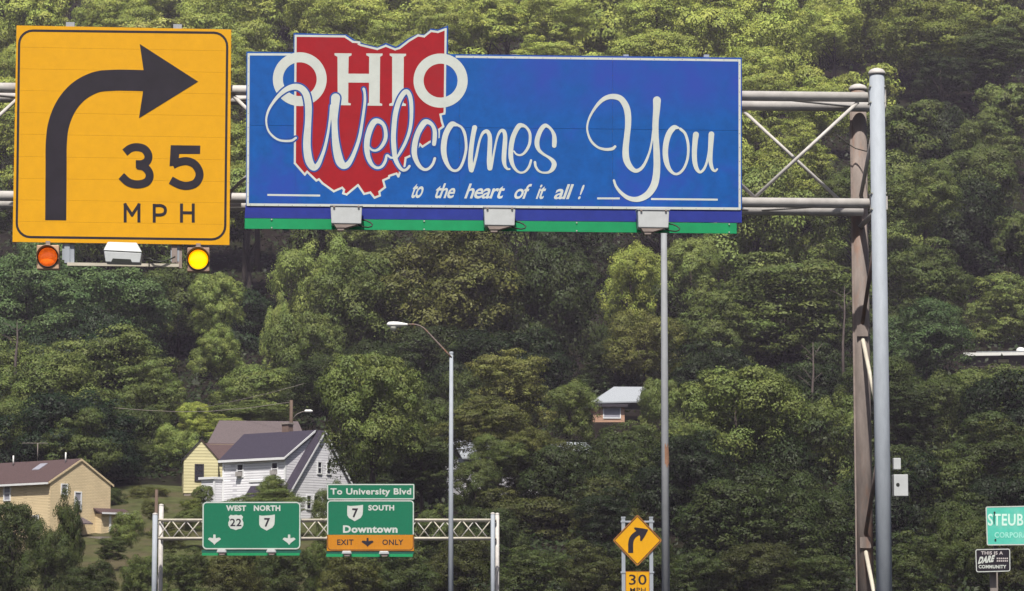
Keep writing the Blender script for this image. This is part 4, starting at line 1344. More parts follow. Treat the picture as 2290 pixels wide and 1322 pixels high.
def build_houses():
    # ---- white cape with dormer
    th = R(50)
    h = House(642, 212, th, 'white clapboard house with dark roof and wide dormer behind the green signs')
    Wd, L, LM = 7.7, 7.3, 8.2
    zr = h.z(966, 0, Wd / 2)
    ze = h.z(1108)
    zg = h.z(1250)
    sw = M['siding_white']
    h.gable_wall(sw, 0, 0, Wd, zg, ze, zr)
    h.gable_wall(sw, LM - .15, 0, Wd, zg, ze, zr)
    h.block('front_wall', sw, .15, L * .6, 0, .15, zg, ze)
    h.block('rear_wall', sw, .15, L - .15, Wd - .15, Wd, zg, ze)
    ov = .18
    k = (zr - ze) / (Wd / 2)
    h.slab4('roof', M['roof_dark'], [(-ov, .6, ze + .6 * k + .13), (-ov, Wd / 2, zr + .13), (LM + ov, Wd / 2, zr + .13), (L + ov, .6, ze + .6 * k + .13)])
    h.slab4('roof', M['roof_dark'], [(-ov, -.3, ze - .3 * k + .13), (-ov, .597, ze + .597 * k + .13), (L * .6, .597, ze + .597 * k + .13), (L * .6, -.3, ze - .3 * k + .13)])
    h.slab4('roof', M['roof_dark'], [(-ov, Wd / 2 + .003, zr + .13), (-ov, Wd + .3, ze - .3 * k + .13), (LM + ov, Wd + .3, ze - .3 * k + .13), (LM + ov, Wd / 2 + .003, zr + .13)])
    # rake boards
    for v0, z0, v1, z1 in ((-.3, ze - .3 * k, Wd / 2, zr), (Wd / 2, zr, Wd + .3, ze - .3 * k)):
        h.poly3('rake_board', M['trim'], [(-ov - .02, v0, z0 - .12), (-ov - .02, v1, z1 - .12), (-ov - .02, v1, z1 + .09), (-ov - .02, v0, z0 + .09)], h.u * .05)
    # dormer: front wall near the eave line, low roof up to the ridge
    zd = h.z(1024, 0, .7)
    vd = .55
    zb = ze + vd * k
    d0 = .75
    dzb = h.z(1072, d0, vd)
    h.block('dormer_wall', sw, d0, L + .05, vd, vd + .12, min(dzb, zb), zd)
    vtop = (zd + .55 - ze) / k
    h.poly3('dormer_cheek', sw, [(d0, vd + .12, ze + (vd + .12) * k + .1), (d0, vtop + .9, ze + (vtop + .9) * k + .1), (d0, vd + .12, zd)], h.u * .1)
    zra = zr + .16
    h.slab4('dormer_roof', M['roof_dark'], [(d0 - .15, vd - .3, zd + .06), (d0 - .15, Wd / 2 - .05, zra + .02), (LM + .25, Wd / 2 - .05, zra + .02), (L + .25, vd - .3, zd + .06)], .1)
    h.poly3('fascia', M['trim'], [(d0 - .18, vd - .33, zd - .12), (L + .28, vd - .33, zd - .12), (L + .28, vd - .33, zd + .06), (d0 - .18, vd - .33, zd + .06)], h.v * .04)
    h.poly3('fascia', M['trim'], [(d0 - .2, vd - .3, zd - .1), (d0 - .2, Wd / 2 - .3, zra - .18), (d0 - .2, Wd / 2 - .3, zra - .02), (d0 - .2, vd - .3, zd + .04)], h.u * .05)
    h.poly3('sill_board', M['trim'], [(d0 - .03, vd - .06, dzb - .12), (L * .62, vd - .06, dzb - .12), (L * .62, vd - .06, dzb + .05), (d0 - .03, vd - .06, dzb + .05)], h.v * .06)
    h.block('corner_board', M['trim'], d0 - .03, d0 + .12, vd - .03, vd + .1, dzb, zd - .14)
    h.block('corner_board', M['trim'], L - .08, L + .08, vd - .04, vd + .1, zg, zd - .14)
    # full-height bay at the left
    h.block('bay_wall', sw, L * .60, L + .04, vd - .02, vd + .3, zg, dzb + .05)
    h.block('entry', sw, L + .1, L + 1.5, -.3, 1.2, zg, h.z(1072, L, 0))
    h.block('corner_board', M['trim'], L + .06, L + .18, -.36, -.24, zg, h.z(1072, L, 0) + .02)
    h.block('entry_cap', M['trim'], L + .0, L + 1.7, -.45, 1.3, h.z(1072, L, 0) + .01, h.z(1068, L, 0) + .05)
    zw0, zw1 = h.z(1062, 2, vd), h.z(1036, 2, vd)
    h.window('v', 1.55, 2.1, zw0, zw1, vd, rails=1, ac=True)
    h.window('v', 5.2, 5.75, zw0, zw1, vd, rails=1, ac=True)
    g0, g1 = h.z(1060, 0, 5), h.z(1036, 0, 5)
    h.window('u', 3.25, 3.6, g0, g1, 0); h.window('u', 4.25, 4.6, g0, g1, 0)
    g0, g1 = h.z(1138, 0, 3), h.z(1110, 0, 3)
    h.window('u', 2.1, 2.5, g0, g1, 0); h.window('u', 2.85, 3.25, g0, g1, 0)
    ch = h.block('chimney', M['chim'], 3.6, 4.3, Wd / 2 - .1, Wd / 2 + .4, zr - .5, h.z(949, 3.6, Wd / 2))
    MB().hexa([h.p(3.52, Wd / 2 - .17, h.z(949, 3.6, 4)), h.p(4.38, Wd / 2 - .17, h.z(949, 3.6, 4)), h.p(4.38, Wd / 2 + .47, h.z(949, 3.6, 4)), h.p(3.52, Wd / 2 + .47, h.z(949, 3.6, 4))],
              [q + Vector((0, 0, .12)) for q in [h.p(3.52, Wd / 2 - .17, h.z(949, 3.6, 4)), h.p(4.38, Wd / 2 - .17, h.z(949, 3.6, 4)), h.p(4.38, Wd / 2 + .47, h.z(949, 3.6, 4)), h.p(3.52, Wd / 2 + .47, h.z(949, 3.6, 4))]]).build('chimney_cap', M['concrete'], ch)

    # ---- small cream house: gable to the road
    h = House(410, 226, R(8), 'small cream clapboard house with one dark window left of the white house')
    Wd, L = 2.7, 4.6
    zr = h.z(984, 0, 1.3); ze = h.z(1027); zg = h.z(1103)
    cr = M['siding_cream']
    h.gable_wall(cr, 0, 0, Wd, zg, ze, zr); h.gable_wall(cr, L, 0, Wd, zg, ze, zr)
    h.block('side_wall', cr, .15, L, 0, .12, zg, ze); h.block('side_wall', cr, .15, L, Wd - .12, Wd, zg, ze)
    k = (zr - ze) / (Wd / 2)
    h.slab4('roof', M['roof_dark'], [(-.1, -.12, ze - .12 * k + .1), (-.1, Wd / 2, zr + .1), (L + .2, Wd / 2, zr + .1), (L + .2, -.12, ze - .12 * k + .1)], .1)
    h.slab4('roof', M['roof_brown'], [(-.1, Wd / 2 + .003, zr + .1), (-.1, Wd + .15, ze - .15 * k + .1), (L + .2, Wd + .15, ze - .15 * k + .1), (L + .2, Wd / 2 + .003, zr + .1)], .1)
    h.block('foundation', M['concrete'], .05, L, .05, Wd - .05, zg - 3.0, zg - .004)
    h.window('u', .95, 1.5, h.z(1074), h.z(1040), 0, frame='fascia', rails=2)

    # side wing whose brown roof closes the gap to the white house
    h2 = House(470, 228, R(8), 'low wing with brown roof between the cream house and the white house', 'house_wing')
    zr2, ze2, zg2 = h2.z(985), h2.z(1030), h2.z(1125)
    h2.block('wall', M['siding_cream'], 1.0, 1.15, 0, 2.0, zg2, ze2)
    h2.slab4('roof', M['roof_brown'], [(.8, -.6, ze2), (3.6, -.6, zr2), (3.6, 2.0, zr2), (.8, 2.0, ze2)], .1)
    h2.block('wall', M['siding_cream'], 3.4, 3.55, 0, 2.0, zg2, zr2 - .1)

    # ---- taupe-roofed house behind
    h = House(520, 246, R(10), 'house with broad taupe shingle roof rising behind the white house')
    zr = h.z(942, 5, 0); ze = h.z(992); zg = h.z(1050)
    L_, W_ = 6.6, 9.0
    # ridge runs left to right here: roof slopes toward the road
    x0, x1 = -2.2, 6.0
    h.slab4('roof', M['roof_taupe'], [(0, x0, ze), (4.2, x0 + 1.3, zr), (4.2, x1, zr), (0, x1 + .5, ze)], .15)
    h.slab4('roof', M['roof_taupe'], [(4.203, x0 + 1.3, zr), (8.4, x0 + .5, ze), (8.4, x1 + .5, ze), (4.203, x1, zr)], .15)
    h.block('wall', M['siding_white'], .3, .5, x0 + .3, x1 + .2, zg - 2, ze - .1)
    h.block('wall', M['siding_white'], 7.8, 8.0, x0 + .7, x1 + .2, zg - 2, ze - .1)
    h.poly3('gable_wall', M['siding_white'], [(.5, x1 + .1, zg - 2), (7.8, x1 + .1, zg - 2), (7.8, x1 + .1, ze - .1), (4.2, x1 - .1, zr - .2), (.5, x1 + .1, ze - .1)], -h.v * .12)

    # ---- buff brick house, left edge
    th = R(48)
    h = House(112, 205, th, 'buff brick house with maroon-brown roof at the left edge')
    Wd, L = 5.6, 10.5
    zr = h.z(1029, 0, Wd / 2); ze = h.z(1077); zg = h.z(1240)
    bt = M['brick_tan']
    h.gable_wall(bt, 0, 0, Wd, zg, ze, zr); h.gable_wall(bt, L, 0, Wd, zg, ze, zr)
    h.block('front_wall', bt, .15, L, 0, .15, zg, ze); h.block('rear_wall', bt, .15, L, Wd - .15, Wd, zg, ze)
    k = (zr - ze) / (Wd / 2)
    h.slab4('roof', M['roof_brown'], [(-.06, -.25, ze - .25 * k + .12), (-.06, Wd / 2, zr + .12), (L + .1, Wd / 2, zr + .12), (L + .1, -.25, ze - .25 * k + .12)], .12)
    h.slab4('roof', M['roof_brown'], [(-.06, Wd / 2 + .003, zr + .12), (-.06, Wd + .25, ze - .25 * k + .12), (L + .1, Wd + .25, ze - .25 * k + .12), (L + .1, Wd / 2 + .003, zr + .12)], .12)
    h.poly3('gutter', M['trim'], [(-.1, -.36, ze - .3 * k - .02), (L, -.36, ze - .3 * k - .02), (L, -.36, ze - .3 * k + .12), (-.1, -.36, ze - .3 * k + .12)], h.v * .1)
    for v0, z0, v1, z1 in ((-.2, ze - .2 * k, Wd / 2, zr), (Wd / 2, zr, Wd + .25, ze - .25 * k)):
        h.poly3('rake_board', M['brick_tan'], [(-.09, v0, z0 - .05), (-.09, v1, z1 - .05), (-.09, v1, z1 + .10), (-.09, v0, z0 + .10)], h.u * .05)
    # roof window, vent pipes, antenna
    fz = lambda v: ze + v * k + .125
    h.slab4('roof_window', M['curtain'], [(3.2, 1.5, fz(1.5) + .05), (3.2, 2.3, fz(2.3) + .05), (4.0, 2.3, fz(2.3) + .05), (4.0, 1.5, fz(1.5) + .05)], .05)
    for u in (1.15, 7.2):
        a = h.p(u, 2.3, fz(2.3))
        MB().tube([a, a + Vector((0, 0, .75))], .055, 8).build('vent_pipe', M['lampwhite'], h.root)
    a = h.p(5.0, Wd / 2, zr + .1)
    m = MB(); m.tube([a, a + Vector((0, 0, 1.35))], .03, 6)
    m.tube([a + Vector((-1.15, 0, 1.33)), a + Vector((.75, 0, 1.33))], .022, 6)
    for dx in (-1.0, -.7, -.4, -.1, .2, .5):
        m.tube([a + Vector((dx, -.35, 1.36)), a + Vector((dx, .35, 1.36))], .012, 5)
    m.build('antenna', M['greywood'], h.root)
    h.window('v', 4.55, 5.2, h.z(1118, 5, 0), h.z(1088, 5, 0), 0, rails=1, pane='curtain')
    h.window('v', 1.3, 1.9, h.z(1172, 2, 0), h.z(1155, 2, 0), 0, rails=1, pane='curtain')
    h.window('u', 1.05, 1.5, h.z(1104, 0, 1), h.z(1084, 0, 1), 0, rails=0, pane='curtain')
    h.window('u', 2.3, 2.8, h.z(1138, 0, 2.5), h.z(1102, 0, 2.5), 0, rails=1, pane='curtain')
    # side porch on the gable
    h.block('porch', bt, -.7, -.01, 4.2, 6.6, h.z(1200, 0, 5), h.z(1150, 0, 5))
    h.slab4('porch_roof', M['roof_brown'], [(-1.0, 4.0, h.z(1149, 0, 5)), (-.01, 4.0, h.z(1137, 0, 5)), (-.01, 6.9, h.z(1137, 0, 5)), (-1.0, 6.9, h.z(1149, 0, 5))], .1)
    h.poly3('fascia', M['trim'], [(-1.03, 4.0, h.z(1151, 0, 5)), (-1.03, 6.9, h.z(1151, 0, 5)), (-1.03, 6.9, h.z(1147, 0, 5)), (-1.03, 4.0, h.z(1147, 0, 5))], h.u * .03)
    h.block('corner_board', M['trim'], -.78, -.66, 4.9, 5.05, h.z(1202, 0, 5), h.z(1151, 0, 5))
    h.block('deck', M['greywood'], -2.6, -.02, 2.6, 6.4, h.z(1216, 0, 5), h.z(1203, 0, 5))
    for v in (2.7, 4.5, 6.2):
        h.block('deck_post', M['greywood'], -2.5, -2.35, v, v + .14, h.z(1260, 0, 5), h.z(1216.5, 0, 5))
    h.slab4('awning', M['roof_taupe'], [(-1.2, .8, h.z(1170, 0, 1.5)), (-.02, .8, h.z(1156, 0, 1.5)), (-.02, 3.0, h.z(1156, 0, 1.5)), (-1.2, 3.0, h.z(1170, 0, 1.5))], .1)

    # ---- peach brick house in the trees
    pb = M['brick_peach']
    # walls face the road: use v as width axis centred, u as depth
    h = House(1362, 268, R(4), 'peach brick house with pale grey hipped roof among the trees')
    zr = h.z(865, 2, 2); ze = h.z(903); zg = h.z(990)
    h.block('wall', pb, 0, .2, -1.5, 1.5, zg, ze)
    h.block('wall', pb, .2, 7, -1.5, -1.3, zg, ze)
    h.block('wall', pb, .2, 7, 1.3, 1.5, zg, ze)
    h.slab4('roof', M['roof_grey'], [(-.5, -1.65, ze + .1), (2.0, .7, zr), (2.0, 3.6, zr), (-.5, 4.0, ze + .25)], .12)
    h.slab4('roof', M['roof_grey'], [(-.5, -1.66, ze + .1), (5.0, -1.9, ze + .1), (2.6, .7, zr), (2.003, .7, zr)], .12)
    h.slab4('roof', M['roof_grey'], [(2.61, .7, zr), (5.5, -1.9, ze), (5.5, 4.0, ze), (2.61, 3.6, zr)], .12)
    h.block('fascia', M['fascia'], -.45, -.38, -1.6, 1.75, ze - .32, ze - .03)
    h.block('soffit', M['fascia'], -.37, 0, -1.6, 1.6, ze - .12, ze - .02)
    h.window('u', -.45, 1.05, h.z(934), h.z(913), 0, frame='trim', pane='curtain', rails=0)

    # ---- half hidden white house with grey roof, behind the middle trees
    h = House(1150, 226, R(20), 'white house with grey roof mostly hidden behind the trees right of the street lamp')
    zr = h.z(985, 3, 0); ze = h.z(1025); zg = h.z(1130)
    h.block('wall', M['siding_white'], 0, .2, -4.2, 3.4, zg, ze)
    h.block('wall', M['siding_white'], .2, 6, 3.2, 3.4, zg, ze)
    h.block('wall', M['siding_white'], .2, 6, -4.2, -4.0, zg, ze)
    h.slab4('roof', M['roof_grey'], [(-.4, -4.5, ze - .05), (3.1, -4.2, zr), (3.1, 7.3, zr), (-.4, 7.6, ze - .05)], .12)
    h.slab4('roof', M['roof_grey'], [(3.103, -4.2, zr), (6.5, -4.2, ze), (6.5, 7.3, ze), (3.103, 7.3, zr)], .12)
    for v in (-2.4, .2, 2.0):
        h.window('u', v, v + .7, h.z(1085), h.z(1052), 0)

    # ---- long low white building at the right edge
    h = House(2160, 330, R(-8), 'long flat-roofed white building showing its roof edge at the right edge')
    z1, z0 = h.z(787), h.z(800)
    h.block('roof_edge', M['lampwhite'], 0, 7, 0, 14, h.z(796), h.z(789))
    h.slab4('roof', M['roof_grey'], [(0, 1.5, h.z(789) + .12), (3.5, 1.5, h.z(783)), (3.5, 14, h.z(780)), (0, 14, h.z(789) + .12)], .1)
    h.block('wall', M['roof_taupe'], .7, 6.5, .7, 13.4, h.z(860), h.z(796) - .01)
    h.block('wall_panel', M['siding_cream'], .60, .69, 4.0, 5.2, h.z(811), h.z(804))
    a = h.p(1.5, 6.6, h.z(784))
    MB().lathe(a, [(.55, -.05), (.52, .15), (.4, .32), (.2, .42), (.01, .45)], 16).build('roof_dome', M['lampwhite'], h.root)


build_houses()

# ------------------------------------------------------------------ foliage meshes
rng = np.random.default_rng(7)


def unit(n):
    v = rng.normal(size=(n, 3))
    return v / np.linalg.norm(v, axis=1)[:, None]


def crown_mesh(name, n_leaf, leaf, kind='round', nl=24, seed=0):
    """a crown about 2 wide and 2 high: lobes > puffs > small leaf sprays"""
    global rng
    rng = np.random.default_rng(seed)
    d = unit(nl)
    if kind == 'tall':
        cen = d * (0.30 + 0.35 * rng.random((nl, 1))); cen[:, 2] *= 1.25
        lr = 0.22 + 0.12 * rng.random(nl); fl = 1.0
    elif kind == 'layer':
        cen = d * (0.42 + 0.34 * rng.random((nl, 1))); cen[:, 2] = cen[:, 2] * 1.05
        lr = 0.22 + 0.15 * rng.random(nl); fl = 0.55
    else:
        cen = d * (0.48 + 0.26 * rng.random((nl, 1))); cen[:, 2] = cen[:, 2] * .95 + .05
        lr = 0.22 + 0.17 * rng.random(nl); fl = .85
    cen = np.vstack([cen, [[0, 0, 0.05]]]); lr = np.append(lr, .45)
    nl += 1
    lw = lr ** 2; lw /= lw.sum()
    npf = nl * 13
    pl = rng.choice(nl, npf, p=lw)
    pd = unit(npf); pd[:, 2] = np.where(pd[:, 2] < -.45, -pd[:, 2], pd[:, 2])
    pc = cen[pl] + pd * lr[pl][:, None] * np.array([1, 1, fl])
    pr = lr[pl] * (.30 + .28 * rng.random(npf))
    # keep puffs that are not deep inside another lobe
    keep = np.ones(npf, bool)
    for i in range(nl):
        dd = np.linalg.norm((pc - cen[i]) / np.array([1, 1, fl]), axis=1)
        keep &= ~((dd < lr[i] * .72) & (pl != i))
    pc, pr, pd, pl = pc[keep], pr[keep], pd[keep], pl[keep]
    pt_ = rng.random(len(pc)); ph = rng.random(len(pc))
    wt = pr ** 2; wt /= wt.sum()
    k = rng.choice(len(pc), n_leaf, p=wt)
    ld = unit(n_leaf)
    ld[:, 2] = np.where((ld[:, 2] < -.3) & (rng.random(n_leaf) < .7), -ld[:, 2], ld[:, 2])
    pos = pc[k] + ld * (pr[k] * (.75 + .35 * rng.random(n_leaf)))[:, None] * np.array([1, 1, .8 if kind != 'layer' else .5])
    # stray sprays and inner fill
    stray = rng.random(n_leaf) < .06
    pos[stray] += rng.normal(size=(stray.sum(), 3)) * .05
    inner = rng.random(n_leaf) < .10
    pos[inner] = cen[pl[k[inner]]] + unit(inner.sum()) * (lr[pl[k[inner]]] * .7)[:, None]
    nrm = ld * 1.0 + pd[k] * .35 + rng.normal(size=(n_leaf, 3)) * .34 + np.array([0, 0, .15])
    nrm /= np.linalg.norm(nrm, axis=1)[:, None]
    t = np.cross(nrm, unit(n_leaf)); t /= np.linalg.norm(t, axis=1)[:, None]
    b = np.cross(nrm, t)
    sz = leaf * (.6 + .8 * rng.random(n_leaf))[:, None]
    V = np.empty((n_leaf, 4, 3))
    V[:, 0] = pos + t * sz
    V[:, 1] = pos + b * sz * .55
    V[:, 2] = pos - t * sz - nrm * sz * .25
    V[:, 3] = pos - b * sz * .55
    me = bpy.data.meshes.new(name)
    me.vertices.add(n_leaf * 4)
    me.vertices.foreach_set('co', V.reshape(-1).astype(np.float32))
    me.loops.add(n_leaf * 4)
    me.loops.foreach_set('vertex_index', np.arange(n_leaf * 4, dtype=np.int32))
    me.polygons.add(n_leaf)
    me.polygons.foreach_set('loop_start', np.arange(0, n_leaf * 4, 4, dtype=np.int32))
    me.polygons.foreach_set('loop_total', np.full(n_leaf, 4, dtype=np.int32))
    me.materials.append(M['leaf'])
    # the sprays of one puff share a soft common normal, as leaf masses do
    cn = ld * 1.0 + pd[k] * .55 + rng.normal(size=(n_leaf, 3)) * .22 + np.array([0, 0, .12])
    cn /= np.linalg.norm(cn, axis=1)[:, None]
    me.update()
    me.polygons.foreach_set('use_smooth', np.ones(n_leaf, bool))
    me.normals_split_custom_set_from_vertices(np.repeat(cn, 4, 0).tolist())
    for nm, arr in (('tint', pt_[k] * .6 + rng.random(n_leaf) * .4), ('hue', ph[k])):
        at_ = me.attributes.new(nm, 'FLOAT', 'POINT')
        at_.data.foreach_set('value', np.repeat(arr, 4).astype(np.float32))
    me.update()
    return me


FAR = [crown_mesh('crown_far', 21000, .031, 'round', 15 + 2 * i, 100 + i) for i in range(7)]
NEAR = [crown_mesh('crown_near', 42000, .019, 'round', 30 + i * 2, 200 + i) for i in range(5)]
LAYER = [crown_mesh('crown_layered', 40000, .019, 'layer', 34 + 3 * i, 300 + i) for i in range(3)]
TALL = [crown_mesh('crown_tall', 24000, .022, 'tall', 26 + 3 * i, 400 + i) for i in range(2)]


def trunk_mesh(seed):
    r = random.Random(seed)
    m = MB()
    m.tube([(0, 0, -.04), (.01, 0, .25), (r.uniform(-.02, .02), .01, .55), (r.uniform(-.04, .04), 0, .95)], [.034, .026, .02, .008], 8)
    for i in range(5):
        a = r.uniform(0, 6.28); z = r.uniform(.35, .7)
        e = Vector((math.cos(a) * r.uniform(.12, .22), math.sin(a) * r.uniform(.12, .22), z + r.uniform(.12, .25)))
        m.tube([(0, 0, z), e * .5 + Vector((0, 0, z * .5 + .01)), e], [.014, .01, .004], 6)
    me = bpy.data.meshes.new('trunk')
    me.from_pydata([tuple(v) for v in m.v], [], m.f)
    me.polygons.foreach_set('use_smooth', [True] * len(m.f))
    me.materials.append(M['bark'])
    return me


TRUNKS = [trunk_mesh(i) for i in range(4)]


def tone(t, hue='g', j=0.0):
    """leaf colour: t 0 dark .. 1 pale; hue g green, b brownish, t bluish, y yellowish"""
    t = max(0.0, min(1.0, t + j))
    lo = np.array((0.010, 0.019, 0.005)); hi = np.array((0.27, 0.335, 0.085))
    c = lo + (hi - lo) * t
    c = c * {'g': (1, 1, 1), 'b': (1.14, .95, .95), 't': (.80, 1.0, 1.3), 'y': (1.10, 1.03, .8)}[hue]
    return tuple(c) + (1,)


RND = random.Random(11)


def tree(name, px, top, wpx, hpx, Y, t, hue, kinds, label, group=None, cat='tree'):
    tp = at(px, top, Y)
    w = wpx * Y / F_PX; h = hpx * Y / F_PX
    g = gz(tp.x, Y)
    o = thing(name, (tp.x, Y, g), label, cat, group)
    zc = tp.z - h / 2 - g
    me = RND.choice(kinds)
    if name != 'bush':
        tr = bpy.data.objects.new('trunk', RND.choice(TRUNKS)); C.objects.link(tr); tr.parent = o
        hh = max(zc + h * .3, 1.5)
        tr.scale = (hh * .8, hh * .8, hh)
        tr.rotation_euler = (0, 0, RND.uniform(0, 6.28))
    cr = bpy.data.objects.new('crown' if name != 'bush' else 'foliage', me); C.objects.link(cr); cr.parent = o
    cr.location = (0, 0, zc)
    cr.scale = (w / 2 * 1.04, w / 2 * 1.04, h / 2 * 1.04)
    cr.rotation_euler = (RND.uniform(-.08, .08), RND.uniform(-.08, .08), RND.uniform(0, 6.28))
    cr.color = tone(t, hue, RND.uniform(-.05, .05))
    return o


N_, L_, T_, F_ = NEAR, LAYER, TALL, FAR
HAND = [  # tone values mix species colour with the sun and shade on each tree
    (60, 560, 270, 260, 330, .34, 't', N_, 'bluish-green tree behind the dull orange beacon'),
    (230, 600, 330, 270, 322, .30, 't', N_, 'broad dark bluish-green tree under the grey floodlight of the yellow sign'),
    (400, 575, 200, 230, 332, .30, 'g', N_, 'dark green tree between the floodlight and the glowing beacon'),
    (490, 612, 130, 160, 318, .62, 'g', N_, 'paler green tree just below the glowing yellow beacon'),
    (492, 726, 122, 150, 286, .55, 'g', N_, 'small pale green tree alone in front of the dark hollow'),
    (240, 728, 330, 250, 276, .38, 'g', L_, 'wide olive tree with flat layered boughs in the left middle distance'),
    (350, 800, 150, 180, 268, .36, 'g', L_, 'olive tree at the left rim of the dark hollow'),
    (40, 745, 200, 220, 274, .42, 'g', N_, 'olive green tree at the left edge below the orange beacon'),
    (110, 790, 300, 260, 252, .38, 'g', N_, 'large rounded olive tree above the brick house chimney pipes'),
    (50, 905, 190, 190, 236, .36, 'g', N_, 'rounded tree directly behind the roof of the brick house'),
    (185, 905, 190, 240, 230, .30, 'g', L_, 'dark layered tree behind the gable of the brick house'),
    (320, 900, 190, 230, 250, .20, 'g', N_, 'very dark tree between the brick house and the cream house'),
    (300, 990, 160, 130, 240, .18, 'g', N_, 'low dark tree above the lawn left of the cream house'),
    (440, 900, 90, 90, 262, .80, 'y', N_, 'bright yellow-green tree above the cream house gable'),
    (395, 955, 110, 130, 243, .55, 'g', N_, 'light green tree touching the left side of the cream house roof'),
    (500, 925, 130, 90, 258, .55, 'y', L_, 'low bright tree behind the left end of the taupe roof'),
    (600, 815, 230, 170, 270, .42, 'g', N_, 'green tree at the right rim of the dark hollow'),
    (570, 895, 230, 70, 262, .42, 'g', L_, 'low green tree crown along the top of the taupe roof'),
    (700, 530, 190, 300, 328, .66, 'g', N_, 'tall sunny tree below the leftmost box light of the blue sign'),
    (618, 640, 80, 250, 324, .70, 'g', T_, 'narrow pale vine-draped tree rising beside the dark hollow'),
    (690, 700, 190, 260, 290, .36, 'g', N_, 'dull green tree above the small white lamp of the utility pole'),
    (800, 560, 260, 300, 302, .34, 'g', N_, 'big dull green tree left of the street lamp head'),
    (1000, 525, 380, 360, 306, .25, 'b', N_, 'very large brownish-green tree behind the arm of the street lamp'),
    (1240, 540, 270, 380, 308, .12, 'g', N_, 'darkest tall tree below the middle box light of the blue sign'),
    (838, 792, 250, 320, 206, .42, 'g', N_, 'full rounded tree overlapping the right gable of the white house'),
    (925, 870, 160, 260, 222, .28, 'g', L_, 'dark green tree just left of the street lamp pole'),
    (1135, 775, 215, 220, 246, .36, 'b', L_, 'olive-brown bushy tree just right of the street lamp pole top'),
    (1275, 845, 130, 170, 250, .40, 'g', N_, 'smaller tree left of the peach brick house'),
    (1085, 880, 210, 150, 219, .28, 'b', L_, 'dark brownish tree crossing the street lamp pole'),
    (1215, 968, 190, 150, 214, .22, 'b', L_, 'low brown-green tree below the smaller tree beside the peach house'),
    (1065, 1030, 120, 150, 208, .24, 'g', N_, 'small dark tree just right of the street lamp pole'),
    (1190, 958, 150, 110, 211, .30, 'b', N_, 'olive tree over the middle of the hidden grey roof'),
    (1112, 978, 130, 110, 209, .30, 'g', N_, 'rounded tree covering the left part of the hidden grey roof'),
    (1250, 1010, 120, 120, 210, .26, 'b', L_, 'small olive tree over the right part of the hidden grey roof'),
    (1150, 1010, 130, 130, 211, .26, 'b', L_, 'small brown-green tree over the hidden white house'),
    (1300, 1005, 150, 150, 213, .24, 'g', N_, 'dark green tree right of the hidden grey roof'),
    (1380, 1000, 150, 150, 220, .28, 'g', L_, 'dull tree below the peach brick house'),
    (1150, 1090, 300, 200, 206, .18, 'b', L_, 'wide dark tree right of the Downtown sign'),
    (1410, 535, 150, 240, 322, .72, 'y', N_, 'bright yellow-green tree between the blue sign and the darkest tree'),
    (1540, 535, 140, 200, 334, .58, 'g', N_, 'sunny tree behind the top of the plain grey pole'),
    (1440, 690, 180, 190, 290, .36, 'b', N_, 'olive-brown tree left of the plain grey pole'),
    (1482, 850, 120, 190, 258, .42, 'g', N_, 'green tree overlapping the right end of the peach house roof'),
    (1420, 935, 150, 170, 248, .24, 'g', L_, 'dark tree in front of the peach brick house wall'),
    (1650, 822, 330, 300, 216, .42, 'g', N_, 'large leafy tree right of the plain grey pole'),
    (1560, 930, 180, 260, 212, .36, 'g', L_, 'tree at the left foot of the large leafy tree beside the grey pole'),
    (1750, 560, 420, 270, 306, .30, 'g', L_, 'vast dark layered tree left of the rusty gantry post'),
    (1590, 640, 220, 260, 298, .30, 'g', L_, 'dark feathery tree just right of the plain grey pole'),
    (1840, 880, 190, 250, 232, .36, 'g', N_, 'tree left of the rusty gantry post at lamp height'),
    (2080, 525, 230, 260, 318, .22, 'g', L_, 'dark layered tree right of the front gantry post'),
    (2240, 600, 210, 200, 344, .42, 'g', L_, 'mid green tree above the long white building'),
    (2070, 690, 240, 190, 296, .26, 't', N_, 'dark bluish tree between the gantry post and the long white building'),
    (2230, 815, 260, 230, 262, .30, 'g', N_, 'tree just below the long white building'),
    (2085, 830, 210, 240, 256, .24, 'g', N_, 'dark tree right of the gantry post above the utility boxes'),
    (2230, 925, 220, 260, 226, .28, 'b', L_, 'brown-green tree above the teal town sign'),
    (2090, 1000, 230, 260, 208, .20, 'g', L_, 'dark tree behind the control boxes of the gantry post'),
    (1900, 1090, 180, 280, 205, .15, 'g', N_, 'very dark tree behind the foot of the rusty gantry post'),
    (1720, 1060, 260, 260, 200, .16, 'g', N_, 'very dark tree below the large leafy tree'),
    (1590, 1110, 180, 240, 198, .12, 'g', N_, 'dark tree right of the grey pole and diamond sign'),
    (1330, 1060, 240, 260, 205, .16, 'b', L_, 'dark tree behind the yellow diamond sign'),
    (30, 1125, 150, 260, 178, .16, 'g', N_, 'dark tree in the lower left corner before the brick house'),
    (105, 1175, 110, 190, 176, .14, 'g', N_, 'dark tree beside the ivy-covered stump below the brick house'),
    (152, 1092, 84, 260, 180, .22, 'g', T_, 'ivy-covered standing stump in front of the brick house'),
]
